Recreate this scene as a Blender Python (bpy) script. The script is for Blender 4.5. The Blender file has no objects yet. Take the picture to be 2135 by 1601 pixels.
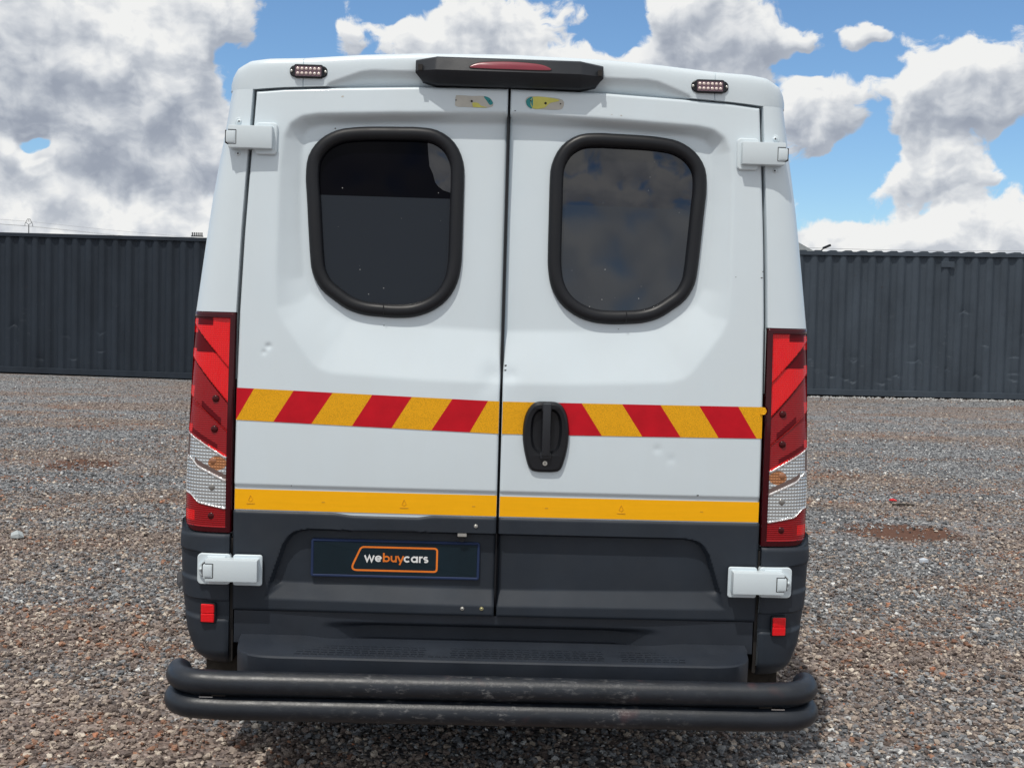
import bpy, math, random
import numpy as np
from mathutils import Vector, Matrix

rnd = random.Random(7)
rad = math.radians
SC = bpy.context.scene
COL = SC.collection

# ------------------------------------------------------------------ camera
cam_data = bpy.data.cameras.new('camera')
cam = bpy.data.objects.new('camera', cam_data)
COL.objects.link(cam)
cam_data.sensor_width = 36.0
cam_data.lens = 2400.0 / 2135.0 * 36.0
cam_data.clip_end = 3000.0
cam_data.clip_start = 0.05
YAW, PITCH, ROLL = rad(1.20578), rad(3.45742), rad(1.68628)
fwd = Vector((math.sin(YAW) * math.cos(PITCH), math.cos(YAW) * math.cos(PITCH), -math.sin(PITCH)))
r0 = Vector((math.cos(YAW), -math.sin(YAW), 0))
d0 = fwd.cross(r0)
right = r0 * math.cos(ROLL) - d0 * math.sin(ROLL)
down = fwd.cross(right)
cam.matrix_world = Matrix(((right.x, -down.x, -fwd.x, -0.04358),
                           (right.y, -down.y, -fwd.y, -3.64669),
                           (right.z, -down.z, -fwd.z, 1.5), (0, 0, 0, 1)))
SC.camera = cam

# ------------------------------------------------------------------ sun, exposure
SUN_EL, SUN_AZ = rad(65), rad(208)          # azimuth clockwise from +Y: behind the camera, a little to the left
sun_data = bpy.data.lights.new('sun', 'SUN')
sun_data.energy = 2.7
sun_data.angle = rad(0.6)
sun_data.color = (1.0, 0.95, 0.87)
sun = bpy.data.objects.new('sun', sun_data)
COL.objects.link(sun)
sdir = Vector((math.sin(SUN_AZ) * math.cos(SUN_EL), math.cos(SUN_AZ) * math.cos(SUN_EL), math.sin(SUN_EL)))
sun.rotation_euler = sdir.to_track_quat('Z', 'Y').to_euler()
SC.view_settings.view_transform = 'Standard'
SC.view_settings.look = 'None'
SC.view_settings.exposure = 0.0
SC.view_settings.gamma = 1.0
SC.view_settings.use_curve_mapping = False
SC.cycles.max_bounces = 8

# ------------------------------------------------------------------ node helpers
class N:
    def __init__(s, tree): s.t = tree; s.n = tree.nodes; s.l = tree.links
    def node(s, typ, **kw):
        n = s.n.new(typ)
        for k, v in kw.items(): setattr(n, k, v)
        return n
    def link(s, a, b): s.l.new(a, b)
    def put(s, inp, v):
        if hasattr(v, 'is_output') or isinstance(v, bpy.types.NodeSocket): s.l.new(v, inp)
        else: inp.default_value = v
    def math(s, op, a, b=None, c=None, clamp=False):
        n = s.n.new('ShaderNodeMath'); n.operation = op; n.use_clamp = clamp
        s.put(n.inputs[0], a)
        if b is not None: s.put(n.inputs[1], b)
        if c is not None: s.put(n.inputs[2], c)
        return n.outputs[0]
    def vmath(s, op, a, b=None, out=0, scale=None):
        n = s.n.new('ShaderNodeVectorMath'); n.operation = op
        s.put(n.inputs[0], a)
        if b is not None: s.put(n.inputs[1], b)
        if scale is not None: s.put(n.inputs['Scale'], scale)
        return n.outputs[out]
    def rng(s, v, a, b, c=0.0, d=1.0, interp='LINEAR', clamp=True):
        n = s.n.new('ShaderNodeMapRange'); n.interpolation_type = interp; n.clamp = clamp
        s.put(n.inputs[0], v)
        for i, x in enumerate((a, b, c, d)): s.put(n.inputs[i + 1], x)
        return n.outputs[0]
    def noise(s, vec, scale, detail=4, rough=.5, lac=2.0, dist=0.0, out=0, dim='3D'):
        n = s.n.new('ShaderNodeTexNoise'); n.noise_dimensions = dim
        if vec is not None: s.put(n.inputs['Vector'], vec)
        n.inputs['Scale'].default_value = scale; n.inputs['Detail'].default_value = detail
        n.inputs['Roughness'].default_value = rough; n.inputs['Lacunarity'].default_value = lac
        n.inputs['Distortion'].default_value = dist
        return n.outputs[out]
    def voro(s, vec, scale, feature='F1', out='Distance', rnd=1.0, detail=0.0):
        n = s.n.new('ShaderNodeTexVoronoi'); n.feature = feature
        if vec is not None: s.put(n.inputs['Vector'], vec)
        n.inputs['Scale'].default_value = scale
        n.inputs['Randomness'].default_value = rnd
        if 'Detail' in n.inputs: n.inputs['Detail'].default_value = detail
        return n.outputs[out]
    def mix(s, f, a, b, blend='MIX'):
        n = s.n.new('ShaderNodeMix'); n.data_type = 'RGBA'; n.blend_type = blend
        s.put(n.inputs[0], f)
        for i, x in ((6, a), (7, b)):
            if isinstance(x, (tuple, list)): x = tuple(x) + (1.0,) if len(x) == 3 else tuple(x)
            s.put(n.inputs[i], x)
        return n.outputs[2]
    def ramp(s, f, stops, interp='LINEAR'):
        n = s.n.new('ShaderNodeValToRGB'); s.put(n.inputs[0], f); cr = n.color_ramp; cr.interpolation = interp
        while len(cr.elements) < len(stops): cr.elements.new(0.5)
        for e, (p, c) in zip(cr.elements, stops): e.position = p; e.color = tuple(c) + (1.0,)
        return n.outputs[0]
    def bump(s, h, strength=.5, dist=.01):
        n = s.n.new('ShaderNodeBump'); s.put(n.inputs['Height'], h)
        n.inputs['Strength'].default_value = strength; n.inputs['Distance'].default_value = dist
        return n.outputs[0]

def new_mat(name):
    m = bpy.data.materials.new(name); m.use_nodes = True
    t = N(m.node_tree); b = m.node_tree.nodes['Principled BSDF']
    return m, t, b
def coords(t, kind='Object'):
    return t.node('ShaderNodeTexCoord').outputs[kind]

# ------------------------------------------------------------------ world: clear sky with broken cumulus
world = bpy.data.worlds.new('World'); SC.world = world; world.use_nodes = True
wt = N(world.node_tree)
for n in list(world.node_tree.nodes): world.node_tree.nodes.remove(n)
sky = wt.node('ShaderNodeTexSky'); sky.sky_type = 'NISHITA'; sky.sun_disc = False
sky.sun_elevation = SUN_EL; sky.sun_rotation = SUN_AZ; sky.altitude = 300; sky.air_density = 1.0; sky.dust_density = 0.4; sky.ozone_density = 2.5
gen = wt.node('ShaderNodeTexCoord').outputs['Generated']
# density group: input direction in degrees (azimuth, elevation), output density
# (azimuth, elevation, radius az, radius el, weight) of the banks and gaps of this sky
BLOBS = [(-22.5, 9.5, 8.5, 5.5, .75), (-15.0, 12.8, 5.2, 3.0, .7), (-15.5, 7.6, 4.0, 3.2, .65), (-21.0, 3.6, 7.0, 2.2, .5), (-13.0, 4.2, 4.0, 2.4, .45),
         (-12.6, 11.0, 1.1, 1.4, -1.1), (-9.6, 12.2, 2.2, 3.0, -1.3), (-21.5, 6.75, .75, .42, -1.2), (-22.6, 6.0, 1.8, 1.0, .5),
         (-7.5, 12.7, 0.9, 1.4, .7), (-4.9, 14.9, 2.2, 1.1, -1.0), (-1.2, 12.9, 4.6, 2.7, .95), (5.9, 14.0, 1.7, 1.5, -1.1), (4.3, 12.0, 3.5, 1.0, .6),
         (10.4, 13.2, 4.6, 3.0, .95), (17.5, 13.6, 1.6, .9, .85), (20.5, 14.6, 8.0, 1.2, -.9), (15.4, 12.0, 2.4, .7, -.8), (18.4, 12.3, 1.6, .8, -.6),
         (15.5, 9.9, 1.9, 2.2, .95), (21.4, 10.7, 3.9, 2.3, 1.3), (18.3, 10.2, .7, 1.3, -.6), (17.9, 7.7, 1.5, 1.3, -1.1), (16.4, 6.4, 1.6, 1.4, -.8),
         (20.8, 7.1, 2.6, 1.6, .95), (24.8, 8.1, 1.4, 1.3, -1.1), (18.6, 3.9, 4.0, 1.3, .8), (23.2, 4.3, 4.0, 1.7, .9), (-17.5, 10.0, 7.0, 4.0, .35), (-19, 3.4, 8, 1.8, .4)]
def blob_sum(t, vec, blobs):
    acc = None
    for (u0, v0, ru, rv, w) in blobs:
        d = t.vmath('MULTIPLY', t.vmath('SUBTRACT', vec, (u0, v0, 0)), (1 / ru, 1 / rv, 0))
        L = t.vmath('LENGTH', d, out=1)
        m = t.rng(L, 1.3, 0.4, 0.0, w, 'SMOOTHSTEP')
        acc = m if acc is None else t.math('ADD', acc, m)
    return acc
def density_group(name, detail, amp, puffs):
    grp = bpy.data.node_groups.new(name, 'ShaderNodeTree')
    grp.interface.new_socket('Vector', in_out='INPUT', socket_type='NodeSocketVector')
    grp.interface.new_socket('Density', in_out='OUTPUT', socket_type='NodeSocketFloat')
    g = N(grp); gi = g.node('NodeGroupInput'); go = g.node('NodeGroupOutput')
    uv = gi.outputs[0]
    warp = g.vmath('SCALE', g.vmath('SUBTRACT', g.noise(uv, 0.45, 2, .55, out=1, dim='2D'), (0.5, 0.5, 0.5)), scale=1.2)
    uvw = g.vmath('ADD', uv, warp)
    bs = blob_sum(g, uvw, BLOBS)
    stretch = g.vmath('MULTIPLY', uvw, (1.0, 1.3, 1.0))
    n2 = g.noise(stretch, 0.55, detail, .60, dim='2D')
    # outside the picture no banks are placed: there the noise alone makes the broken cover
    dens = g.math('ADD', bs, g.rng(n2, .25, .75, -amp - .04, amp - .04, clamp=False))
    if puffs:
        v1 = g.node('ShaderNodeTexVoronoi', voronoi_dimensions='2D'); g.link(g.vmath('ADD', stretch, warp), v1.inputs['Vector']); v1.inputs['Scale'].default_value = 1.1
        dens = g.math('ADD', dens, g.rng(v1.outputs['Distance'], 0.0, .8, .13, -.13, clamp=False))
    g.link(dens, go.inputs[0]); return grp
G_edge = density_group('cloud_density', 9, .46, True)
G_soft = density_group('cloud_density_soft', 2.0, .55, False)
G_mid = density_group('cloud_density_mid', 4.5, .46, True)
sep = wt.node('ShaderNodeSeparateXYZ'); wt.link(gen, sep.inputs[0])
# azimuth counted so that its seam lies far off to the right side, out of view
A0 = -65.0
rot = wt.node('ShaderNodeVectorRotate'); rot.rotation_type = 'Z_AXIS'; wt.link(gen, rot.inputs['Vector']); rot.inputs['Angle'].default_value = rad(A0)
sr_ = wt.node('ShaderNodeSeparateXYZ'); wt.link(rot.outputs[0], sr_.inputs[0])
az = wt.math('ADD', wt.math('MULTIPLY', wt.math('ARCTAN2', sr_.outputs[0], sr_.outputs[1]), 57.2958), A0)
el = wt.math('MULTIPLY', wt.math('ARCSINE', sep.outputs[2]), 57.2958)
cx = wt.node('ShaderNodeCombineXYZ'); wt.put(cx.inputs[0], az); wt.put(cx.inputs[1], el)
# overhead the azimuth pinches, so there the field is read from a plane instead
high = wt.node('ShaderNodeCombineXYZ')
wt.put(high.inputs[0], wt.math('MULTIPLY', sep.outputs[0], 60.0)); wt.put(high.inputs[1], wt.math('MULTIPLY', sep.outputs[1], 60.0))
hm = wt.math('GREATER_THAN', el, 38)
mx = wt.node('ShaderNodeMix', data_type='VECTOR'); wt.link(hm, mx.inputs[0]); wt.link(cx.outputs[0], mx.inputs[4]); wt.link(high.outputs[0], mx.inputs[5])
def dens_at(off, grp):
    q = wt.node('ShaderNodeGroup'); q.node_tree = grp
    wt.link(wt.vmath('ADD', mx.outputs[1], off), q.inputs[0]); return q.outputs[0]
D0 = dens_at((0, 0, 0), G_edge); D1 = dens_at((-.12, .40, 0), G_mid); M0 = dens_at((.04, -.12, 0), G_mid)
S1 = dens_at((-.25, .9, 0), G_soft); S0 = dens_at((.1, -.5, 0), G_soft)
belt = wt.math('ADD', wt.rng(el, 5.0, 1.8, 0.0, .9), wt.math('ADD', wt.rng(el, 17, 26, 0.0, .34), wt.rng(sep.outputs[1], .3, -.4, 0.0, .42)))                       # far clouds close up towards the horizon
D0 = wt.math('ADD', D0, belt)
cover = wt.rng(D0, -.04, 0.36, 0, 1, 'SMOOTHSTEP')
relief = wt.rng(wt.math('SUBTRACT', M0, D1), -.35, .35, -.15, .15)
grad = wt.rng(wt.math('SUBTRACT', S0, S1), -.8, .8, -.25, .25)
# the flat grey undersides of the larger banks
BASES = [(-19.5, 8.9, 7.0, 2.4, .42), (-16.2, 5.9, 5.0, 1.3, .40), (-22.5, 12.2, 2.6, 1.6, .25), (0.0, 13.0, 3.0, 1.3, .16), (11.0, 13.2, 4.2, 1.9, .34), (-13.5, 12.2, 2.5, 1.5, .16),
         (21.5, 9.5, 3.6, .75, .26), (15.4, 9.0, 1.7, .8, .24), (21.2, 6.6, 2.6, .5, .26), (18.6, 13.2, 1.3, .6, .2), (19.5, 4.6, 3.0, .4, .12)]
dark = blob_sum(wt, wt.vmath('ADD', cx.outputs[0], wt.vmath('SCALE', wt.vmath('SUBTRACT', wt.noise(cx.outputs[0], .5, 3, .5, out=1, dim='2D'), (.5, .5, .5)), scale=2.4)), BASES)
wide = wt.rng(wt.noise(mx.outputs[1], .16, 3, .5, dim='2D'), .35, .65, -.06, .12)
lum = wt.math('SUBTRACT', .77, dark)
lum = wt.math('SUBTRACT', lum, wide)
lum = wt.math('ADD', lum, grad); lum = wt.math('ADD', lum, relief)
lum = wt.math('ADD', lum, wt.rng(D0, .5, 0.0, 0.0, .10))
lum = wt.math('ADD', lum, wt.rng(el, 1, 6, .15, 0.0))
lum = wt.math('MINIMUM', wt.math('MAXIMUM', lum, 0.0), 1.0)
ccol = wt.ramp(lum, [(0.0, (.37, .41, .49)), (.3, (.50, .54, .61)), (.6, (.70, .73, .775)), (.85, (.88, .895, .91)), (1.0, (1.0, 1.0, .985))])
skyc = sky.outputs[0]
STR = 0.1
blue = wt.mix(1.0, skyc, (.95, 1.17, 1.32), 'MULTIPLY')
cloud_e = wt.mix(1.0, ccol, (1 / STR * .88, 1 / STR * .885, 1 / STR * .89), 'MULTIPLY')
colr = wt.mix(cover, blue, cloud_e)
bg = wt.node('ShaderNodeBackground'); wt.link(colr, bg.inputs[0]); bg.inputs[1].default_value = STR
wo = wt.node('ShaderNodeOutputWorld'); wt.link(bg.outputs[0], wo.inputs[0])
try:
    world.cycles.sampling_method = 'MANUAL'; world.cycles.sample_map_resolution = 512
except Exception: pass

# ------------------------------------------------------------------ object helpers
def empty(name, loc=(0, 0, 0), rz=0.0, parent=None):
    o = bpy.data.objects.new(name, None); COL.objects.link(o); o.location = loc; o.rotation_euler = (0, 0, rz)
    if parent: o.parent = parent
    return o
def tag(o, label=None, category=None, group=None, kind=None):
    for k, v in (('label', label), ('category', category), ('group', group), ('kind', kind)):
        if v: o[k] = v
    return o
def link_mesh(name, verts, faces, mats, parent=None, smooth=False, mi=None, angle=None):
    me = bpy.data.meshes.new(name); me.from_pydata([tuple(map(float, v)) for v in verts], [], faces)
    for m in (mats if isinstance(mats, (list, tuple)) else [mats]): me.materials.append(m)
    if mi is not None: me.polygons.foreach_set('material_index', mi)
    if smooth:
        me.polygons.foreach_set('use_smooth', [True] * len(me.polygons))
        if angle is not None: me.set_sharp_from_angle(angle=rad(angle))
    me.update()
    o = bpy.data.objects.new(name, me); COL.objects.link(o)
    if parent: o.parent = parent
    return o
class MB:
    """collects shapes into one mesh"""
    def __init__(s): s.v = []; s.f = []; s.m = []; s.p = []
    def add(s, verts, faces, mi=0):
        s.p.append((len(s.v), len(s.f))); o = len(s.v); s.v += [tuple(v) for v in verts]; s.f += [tuple(i + o for i in f) for f in faces]; s.m += [mi] * len(faces)
    def box(s, a, b, mi=0, bev=0.0, M=None):
        x0, y0, z0 = a; x1, y1, z1 = b
        if bev <= 0:
            vs = [(x, y, z) for x in (x0, x1) for y in (y0, y1) for z in (z0, z1)]
            fs = [(0, 1, 3, 2), (4, 6, 7, 5), (0, 4, 5, 1), (2, 3, 7, 6), (0, 2, 6, 4), (1, 5, 7, 3)]
        else:
            import bmesh
            bm = bmesh.new(); bmesh.ops.create_cube(bm, size=1)
            for v in bm.verts: v.co = Vector(((x0 + x1) / 2 + v.co.x * (x1 - x0), (y0 + y1) / 2 + v.co.y * (y1 - y0), (z0 + z1) / 2 + v.co.z * (z1 - z0)))
            bmesh.ops.bevel(bm, geom=list(bm.edges), offset=bev, segments=2, affect='EDGES', profile=.6)
            bm.verts.index_update(); vs = [tuple(v.co) for v in bm.verts]; fs = [tuple(v.index for v in f.verts) for f in bm.faces]; bm.free()
        if M is not None: vs = [tuple(M @ Vector(v)) for v in vs]
        s.add(vs, fs, mi)
    def tube(s, path, r, n=16, mi=0, closed=False, rx=None, cap=True):
        P = [Vector(p) for p in path]; K = len(P); up = None
        rings = []
        for i, p in enumerate(P):
            a = P[i - 1] if (i > 0 or closed) else P[i]; b = P[(i + 1) % K] if (i < K - 1 or closed) else P[i]
            t = (b - a).normalized()
            if up is None:
                up = Vector((0, 0, 1)) if abs(t.z) < .9 else Vector((1, 0, 0))
            u = (up - t * up.dot(t)).normalized(); w = t.cross(u); up = u
            rr = r[i] if isinstance(r, (list, tuple)) else r
            rings.append([p + u * math.cos(2 * math.pi * k / n) * rr + w * math.sin(2 * math.pi * k / n) * (rx or rr) for k in range(n)])
        vs = [tuple(v) for R_ in rings for v in R_]; fs = []
        for i in range(K if closed else K - 1):
            j = (i + 1) % K
            for k in range(n):
                k2 = (k + 1) % n; fs.append((i * n + k, i * n + k2, j * n + k2, j * n + k))
        if not closed and cap: fs.append(tuple(range(n - 1, -1, -1))); fs.append(tuple((K - 1) * n + k for k in range(n)))
        s.add(vs, fs, mi)
    def cyl(s, c, axis, r, h, n=20, mi=0, r2=None):
        c = Vector(c); a = Vector(axis).normalized(); s.tube([c, c + a * h], [r, r if r2 is None else r2], n, mi)
    def dome(s, c, axis, r, h, n=16, rings=4, mi=0):
        c = Vector(c); a = Vector(axis).normalized()
        pts = [c + a * (h * math.sin(i / rings * math.pi / 2)) for i in range(rings + 1)]
        rs = [max(r * math.cos(i / rings * math.pi / 2), r * .02) for i in range(rings + 1)]
        s.tube(pts, rs, n, mi)
    def build(s, name, mats, parent=None, smooth=False, angle=35):
        return link_mesh(name, s.v, s.f, mats, parent, smooth, s.m, angle if smooth else None)

def build_each(mb, name, mats, parent=None, smooth=False, angle=35):
    """every shape collected in mb becomes an object of its own"""
    ends = mb.p[1:] + [(len(mb.v), len(mb.f))]
    return [link_mesh(name, mb.v[v0:v1], [tuple(i - v0 for i in f) for f in mb.f[f0:f1]], mats, parent, smooth, mb.m[f0:f1], angle if smooth else None) for (v0, f0), (v1, f1) in zip(mb.p, ends)]

def catmull(pts, closed=True, n=6):
    P = [np.array(p, float) for p in pts]; K = len(P); out = []
    for i in range(K if closed else K - 1):
        p0 = P[(i - 1) % K] if closed or i > 0 else P[0]; p1 = P[i]; p2 = P[(i + 1) % K]; p3 = P[(i + 2) % K] if closed or i < K - 2 else P[-1]
        for j in range(n):
            t = j / n
            out.append(.5 * ((2 * p1) + (-p0 + p2) * t + (2 * p0 - 5 * p1 + 4 * p2 - p3) * t * t + (-p0 + 3 * p1 - 3 * p2 + p3) * t ** 3))
    if not closed: out.append(P[-1])
    return np.array(out)
def seg_dist(px, pz, poly, closed=True):
    d = np.full(px.shape, 1e9); K = len(poly)
    for i in range(K if closed else K - 1):
        ax, az_ = poly[i]; bx, bz = poly[(i + 1) % K]; vx, vz = bx - ax, bz - az_; L = vx * vx + vz * vz + 1e-12
        t = np.clip(((px - ax) * vx + (pz - az_) * vz) / L, 0, 1)
        d = np.minimum(d, np.hypot(px - ax - t * vx, pz - az_ - t * vz))
    return d
def inside(px, pz, poly):
    c = np.zeros(px.shape, bool); K = len(poly)
    for i in range(K):
        ax, az_ = poly[i]; bx, bz = poly[(i + 1) % K]
        cond = ((az_ > pz) != (bz > pz)) & (px < (bx - ax) * (pz - az_) / (bz - az_ + 1e-15) + ax)
        c ^= cond
    return c
def sstep(t): t = np.clip(t, 0, 1); return t * t * (3 - 2 * t)
def smooth_rand(x, y, seed, scale):
    """cheap smooth value noise on arrays"""
    r = np.random.RandomState(seed); tab = r.rand(64, 64)
    u = x * scale; v = y * scale; iu = np.floor(u).astype(int); iv = np.floor(v).astype(int)
    fu = sstep(u - iu); fv = sstep(v - iv)
    T = lambda a, b: tab[a % 64, b % 64]
    return (T(iu, iv) * (1 - fu) + T(iu + 1, iv) * fu) * (1 - fv) + (T(iu, iv + 1) * (1 - fu) + T(iu + 1, iv + 1) * fu) * fv

def offset_poly(poly, d):
    """move a closed outline inwards by d (outline given counter-clockwise or clockwise)"""
    P = np.array(poly, float); K = len(P)
    area = .5 * np.sum(P[:, 0] * np.roll(P[:, 1], -1) - np.roll(P[:, 0], -1) * P[:, 1]); s = 1 if area > 0 else -1
    out = []
    for i in range(K):
        a = P[i] - P[i - 1]; b = P[(i + 1) % K] - P[i]
        na = np.array([-a[1], a[0]]) / (np.hypot(*a) + 1e-12); nb = np.array([-b[1], b[0]]) / (np.hypot(*b) + 1e-12)
        nn = na + nb; L = np.hypot(*nn) + 1e-9; nn = nn / L
        k = 1 / max(.5, nn @ na)
        out.append(P[i] + s * nn * d * k)
    return np.array(out)
def round_rect(x0, z0, x1, z1, r, n=5):
    out = []
    for (cx_, cz, a0) in ((x1 - r, z1 - r, 0), (x0 + r, z1 - r, 90), (x0 + r, z0 + r, 180), (x1 - r, z0 + r, 270)):
        for k in range(n + 1):
            a = rad(a0 + 90 * k / n); out.append((cx_ + r * math.cos(a), cz + r * math.sin(a)))
    return out
def loft(mb, poly, layers, ysurf, cap=True, mi=0, flat=False):
    """outline in (x, z), layers of (inset, offset towards the viewer); ysurf(x, z) is the surface it sits on"""
    K = len(poly); P0 = np.array(poly, float); cx_, cz = P0.mean(0)
    yc = ysurf(cx_, cz); vs = []
    for (d, o) in layers:
        Q = offset_poly(P0, d)
        for (x, z) in Q: vs.append((x, (yc if flat else ysurf(x, z)) - o, z))
    fs = []
    area = .5 * np.sum(P0[:, 0] * np.roll(P0[:, 1], -1) - np.roll(P0[:, 0], -1) * P0[:, 1]); ccw = area > 0
    for l in range(len(layers) - 1):
        for k in range(K):
            k2 = (k + 1) % K; f = (l * K + k, l * K + k2, (l + 1) * K + k2, (l + 1) * K + k)
            fs.append(f if ccw else f[::-1])
    if cap:
        f = tuple((len(layers) - 1) * K + k for k in range(K)); fs.append(f if ccw else f[::-1])
    mb.add(vs, fs, mi)

# ------------------------------------------------------------------ materials
def paint_white(name='white_paint', base=(.625, .705, .755), rough=.34):
    m, t, b = new_mat(name); c = coords(t)
    specks = t.rng(t.voro(c, 9.0), 0.03, 0.02)                       # stone chips
    specks = t.math('MULTIPLY', specks, t.rng(t.noise(c, 3.1, 2), .54, .56))
    scuff = t.math('MULTIPLY', t.rng(t.noise(t.vmath('MULTIPLY', c, (6, 6, 30)), 3.0, 5, .7), .68, .74), t.rng(t.noise(c, 1.7, 2), .56, .64))
    grime = t.rng(t.noise(t.vmath('MULTIPLY', c, (3.0, 3.0, .5)), 2.0, 6, .6), .35, .75)
    col = t.mix(t.math('MULTIPLY', grime, .10), base, (.52, .50, .46))
    col = t.mix(t.math('MULTIPLY', scuff, .25), col, (.42, .42, .41))
    col = t.mix(specks, col, (.12, .12, .12))
    t.link(col, b.inputs['Base Color'])
    t.put(b.inputs['Roughness'], t.rng(t.noise(c, 5, 5, .6), .3, .7, rough - .06, rough + .12))
    b.inputs['Coat Weight'].default_value = .4; b.inputs['Coat Roughness'].default_value = .06
    t.link(t.bump(t.noise(c, 2.2, 3, .5), .25, .012), b.inputs['Normal'])
    return m
def plastic(name, base, rough=.5, var=.25, fine=0.15, spec=.5, dust=0.0):
    m, t, b = new_mat(name); c = coords(t)
    dark = tuple(x * (1 - var) for x in base); light = tuple(min(1, x * (1 + var)) for x in base)
    col = t.mix(t.rng(t.noise(c, 3.5, 5, .6), .3, .7), dark, light)
    if dust: col = t.mix(t.math('MULTIPLY', t.rng(t.noise(c, 6, 6, .7), .4, .75), dust), col, (.24, .21, .18))
    t.link(col, b.inputs['Base Color'])
    t.put(b.inputs['Roughness'], t.rng(t.noise(c, 8, 4, .6), .3, .7, rough - .08, rough + .1))
    b.inputs['Specular IOR Level'].default_value = spec
    t.link(t.bump(t.noise(c, 700, 2, .5), fine, .001), b.inputs['Normal'])
    return m
def simple(name, base, rough=.5, metal=0.0, coat=0.0, spec=.5):
    m, t, b = new_mat(name); c = coords(t)
    col = t.mix(t.rng(t.noise(c, 14, 4, .6), .3, .7), tuple(x * .88 for x in base), tuple(min(1, x * 1.1) for x in base))
    t.link(col, b.inputs['Base Color']); b.inputs['Roughness'].default_value = rough; b.inputs['Metallic'].default_value = metal
    b.inputs['Coat Weight'].default_value = coat; b.inputs['Coat Roughness'].default_value = .03
    b.inputs['Specular IOR Level'].default_value = spec
    return m
M_white = paint_white()
M_hinge = paint_white('hinge_paint', (.64, .72, .765), .4)
M_grey = plastic('grey_cladding', (.020, .027, .038), .5, .16, .3, .32, .03)
M_grey_dark = plastic('step_plastic', (.022, .028, .039), .42, .2, .3, .4, .02)
M_black = plastic('black_plastic', (.009, .010, .013), .36, .15, .15, .35)
M_rubber = plastic('seal_rubber', (.010, .011, .014), .42, .15, .1, .30, .0)
M_jamb = simple('jamb_black', (.02, .017, .016), .8)
M_underbody = plastic('underbody', (.016, .014, .012), .85, .3, .4, .2, .3)
M_bolt = simple('zinc_bolt', (.62, .62, .58), .3, .9)
M_brass = simple('yellow_zinc_bolt', (.62, .58, .32), .3, .9)
M_chrome = simple('chrome', (.7, .72, .75), .15, 1.0)
M_tape_red = simple('tape_red', (.50, .004, .014), .5, spec=.2)
M_tyre = plastic('tyre_rubber', (.02, .02, .02), .8, .2, .5, .3, .4)
M_rim = simple('rim_silver', (.45, .45, .46), .4, .8)
def tape_yellow(name, base, cell):
    m, t, b = new_mat(name); c = coords(t)
    e = t.voro(c, 260, 'DISTANCE_TO_EDGE') if cell else t.noise(t.vmath('MULTIPLY', c, (1, 1, 18)), 6, 4, .6)
    col = t.mix(t.rng(e, .0, .25) if cell else t.rng(e, .3, .7), tuple(x * (.62 if cell else .94) for x in base), base)
    wear = t.rng(t.noise(c, 12, 5, .65), .3, .75)
    col = t.mix(t.math('MULTIPLY', wear, .18), col, tuple(x * .7 for x in base))
    t.link(col, b.inputs['Base Color']); b.inputs['Roughness'].default_value = .5; b.inputs['Specular IOR Level'].default_value = .25
    return m
M_tape_yel = tape_yellow('tape_yellow_cells', (.92, .44, .006), True)
M_tape_line = tape_yellow('tape_yellow_plain', (1.0, .475, .001), False)
M_print = simple('faint_print', (.66, .33, .012), .5)
M_teal = simple('old_teal', (.01, .24, .25), .5); M_oldyel = simple('old_yellow', (.62, .58, .12), .5); M_bare = simple('bare_primer', (.50, .48, .43), .6)

def glass_mat(name, base, rough, spec, sky_patch=False):
    m, t, b = new_mat(name); c = coords(t)
    dirt = t.rng(t.voro(c, 34), .07, .045); dirt = t.math('MULTIPLY', dirt, t.rng(t.noise(c, 7, 2), .52, .56))
    t.link(t.mix(t.math('MULTIPLY', dirt, .6), base, (.45, .45, .45)), b.inputs['Base Color'])
    t.put(b.inputs['Roughness'], t.math('ADD', rough, t.math('MULTIPLY', dirt, .5)))
    b.inputs['Specular IOR Level'].default_value = spec
    t.link(t.bump(t.noise(c, 3.0, 2, .5), .10, .01), b.inputs['Normal'])
    return m
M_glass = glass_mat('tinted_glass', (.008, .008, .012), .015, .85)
M_glass_dark = glass_mat('dark_reflection_glass', (.002, .002, .004), .05, .06)  # dark reflection in the left pane put into its black, low-gloss colour
M_film = glass_mat('tint_film', (.012, .015, .021), .05, .8)
M_film_dull = glass_mat('dull_tint_film', (.012, .016, .023), .2, .28)

def lens(name, base, rib=150., dots=True, metal=0.0, strength=.7, rough=.12, coat=1.0, emph=.4):
    m, t, b = new_mat(name); c = coords(t)
    s = t.node('ShaderNodeSeparateXYZ'); t.link(c, s.inputs[0])
    a = t.math('ABSOLUTE', t.math('SINE', t.math('MULTIPLY', s.outputs[2], rib * 3.14159)))
    d = t.math('ABSOLUTE', t.math('SINE', t.math('MULTIPLY', s.outputs[0], rib * 3.14159)))
    h = t.math('MULTIPLY', a, d) if dots else a
    col = t.mix(h, tuple(x * (1 - emph) for x in base), tuple(min(1, x * (1 + emph)) for x in base))
    t.link(col, b.inputs['Base Color']); b.inputs['Roughness'].default_value = rough; b.inputs['Metallic'].default_value = metal
    t.link(t.bump(h, strength, .003), b.inputs['Normal'])
    b.inputs['Coat Weight'].default_value = coat * .35; b.inputs['Coat Roughness'].default_value = .02
    b.inputs['Specular IOR Level'].default_value = .25
    return m
L_frame = simple('lamp_frame', (.045, .001, .004), .08, spec=.3)
L_red = lens('lens_bright_red', (.74, .004, .006), 150, emph=.14, strength=.35)
L_deep = lens('lens_deep_red', (.24, .001, .004), 150, False, strength=.3, emph=.3)
L_wedge = simple('lens_wedge_red', (.11, .0008, .004), .1, spec=.15)
L_clear = lens('lens_clear', (.66, .69, .70), 95, True, .7, .8, .12, emph=.22)
L_amber = lens('lens_amber', (.50, .22, .10), 110, True, .4, .7, .15, emph=.2)
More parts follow.
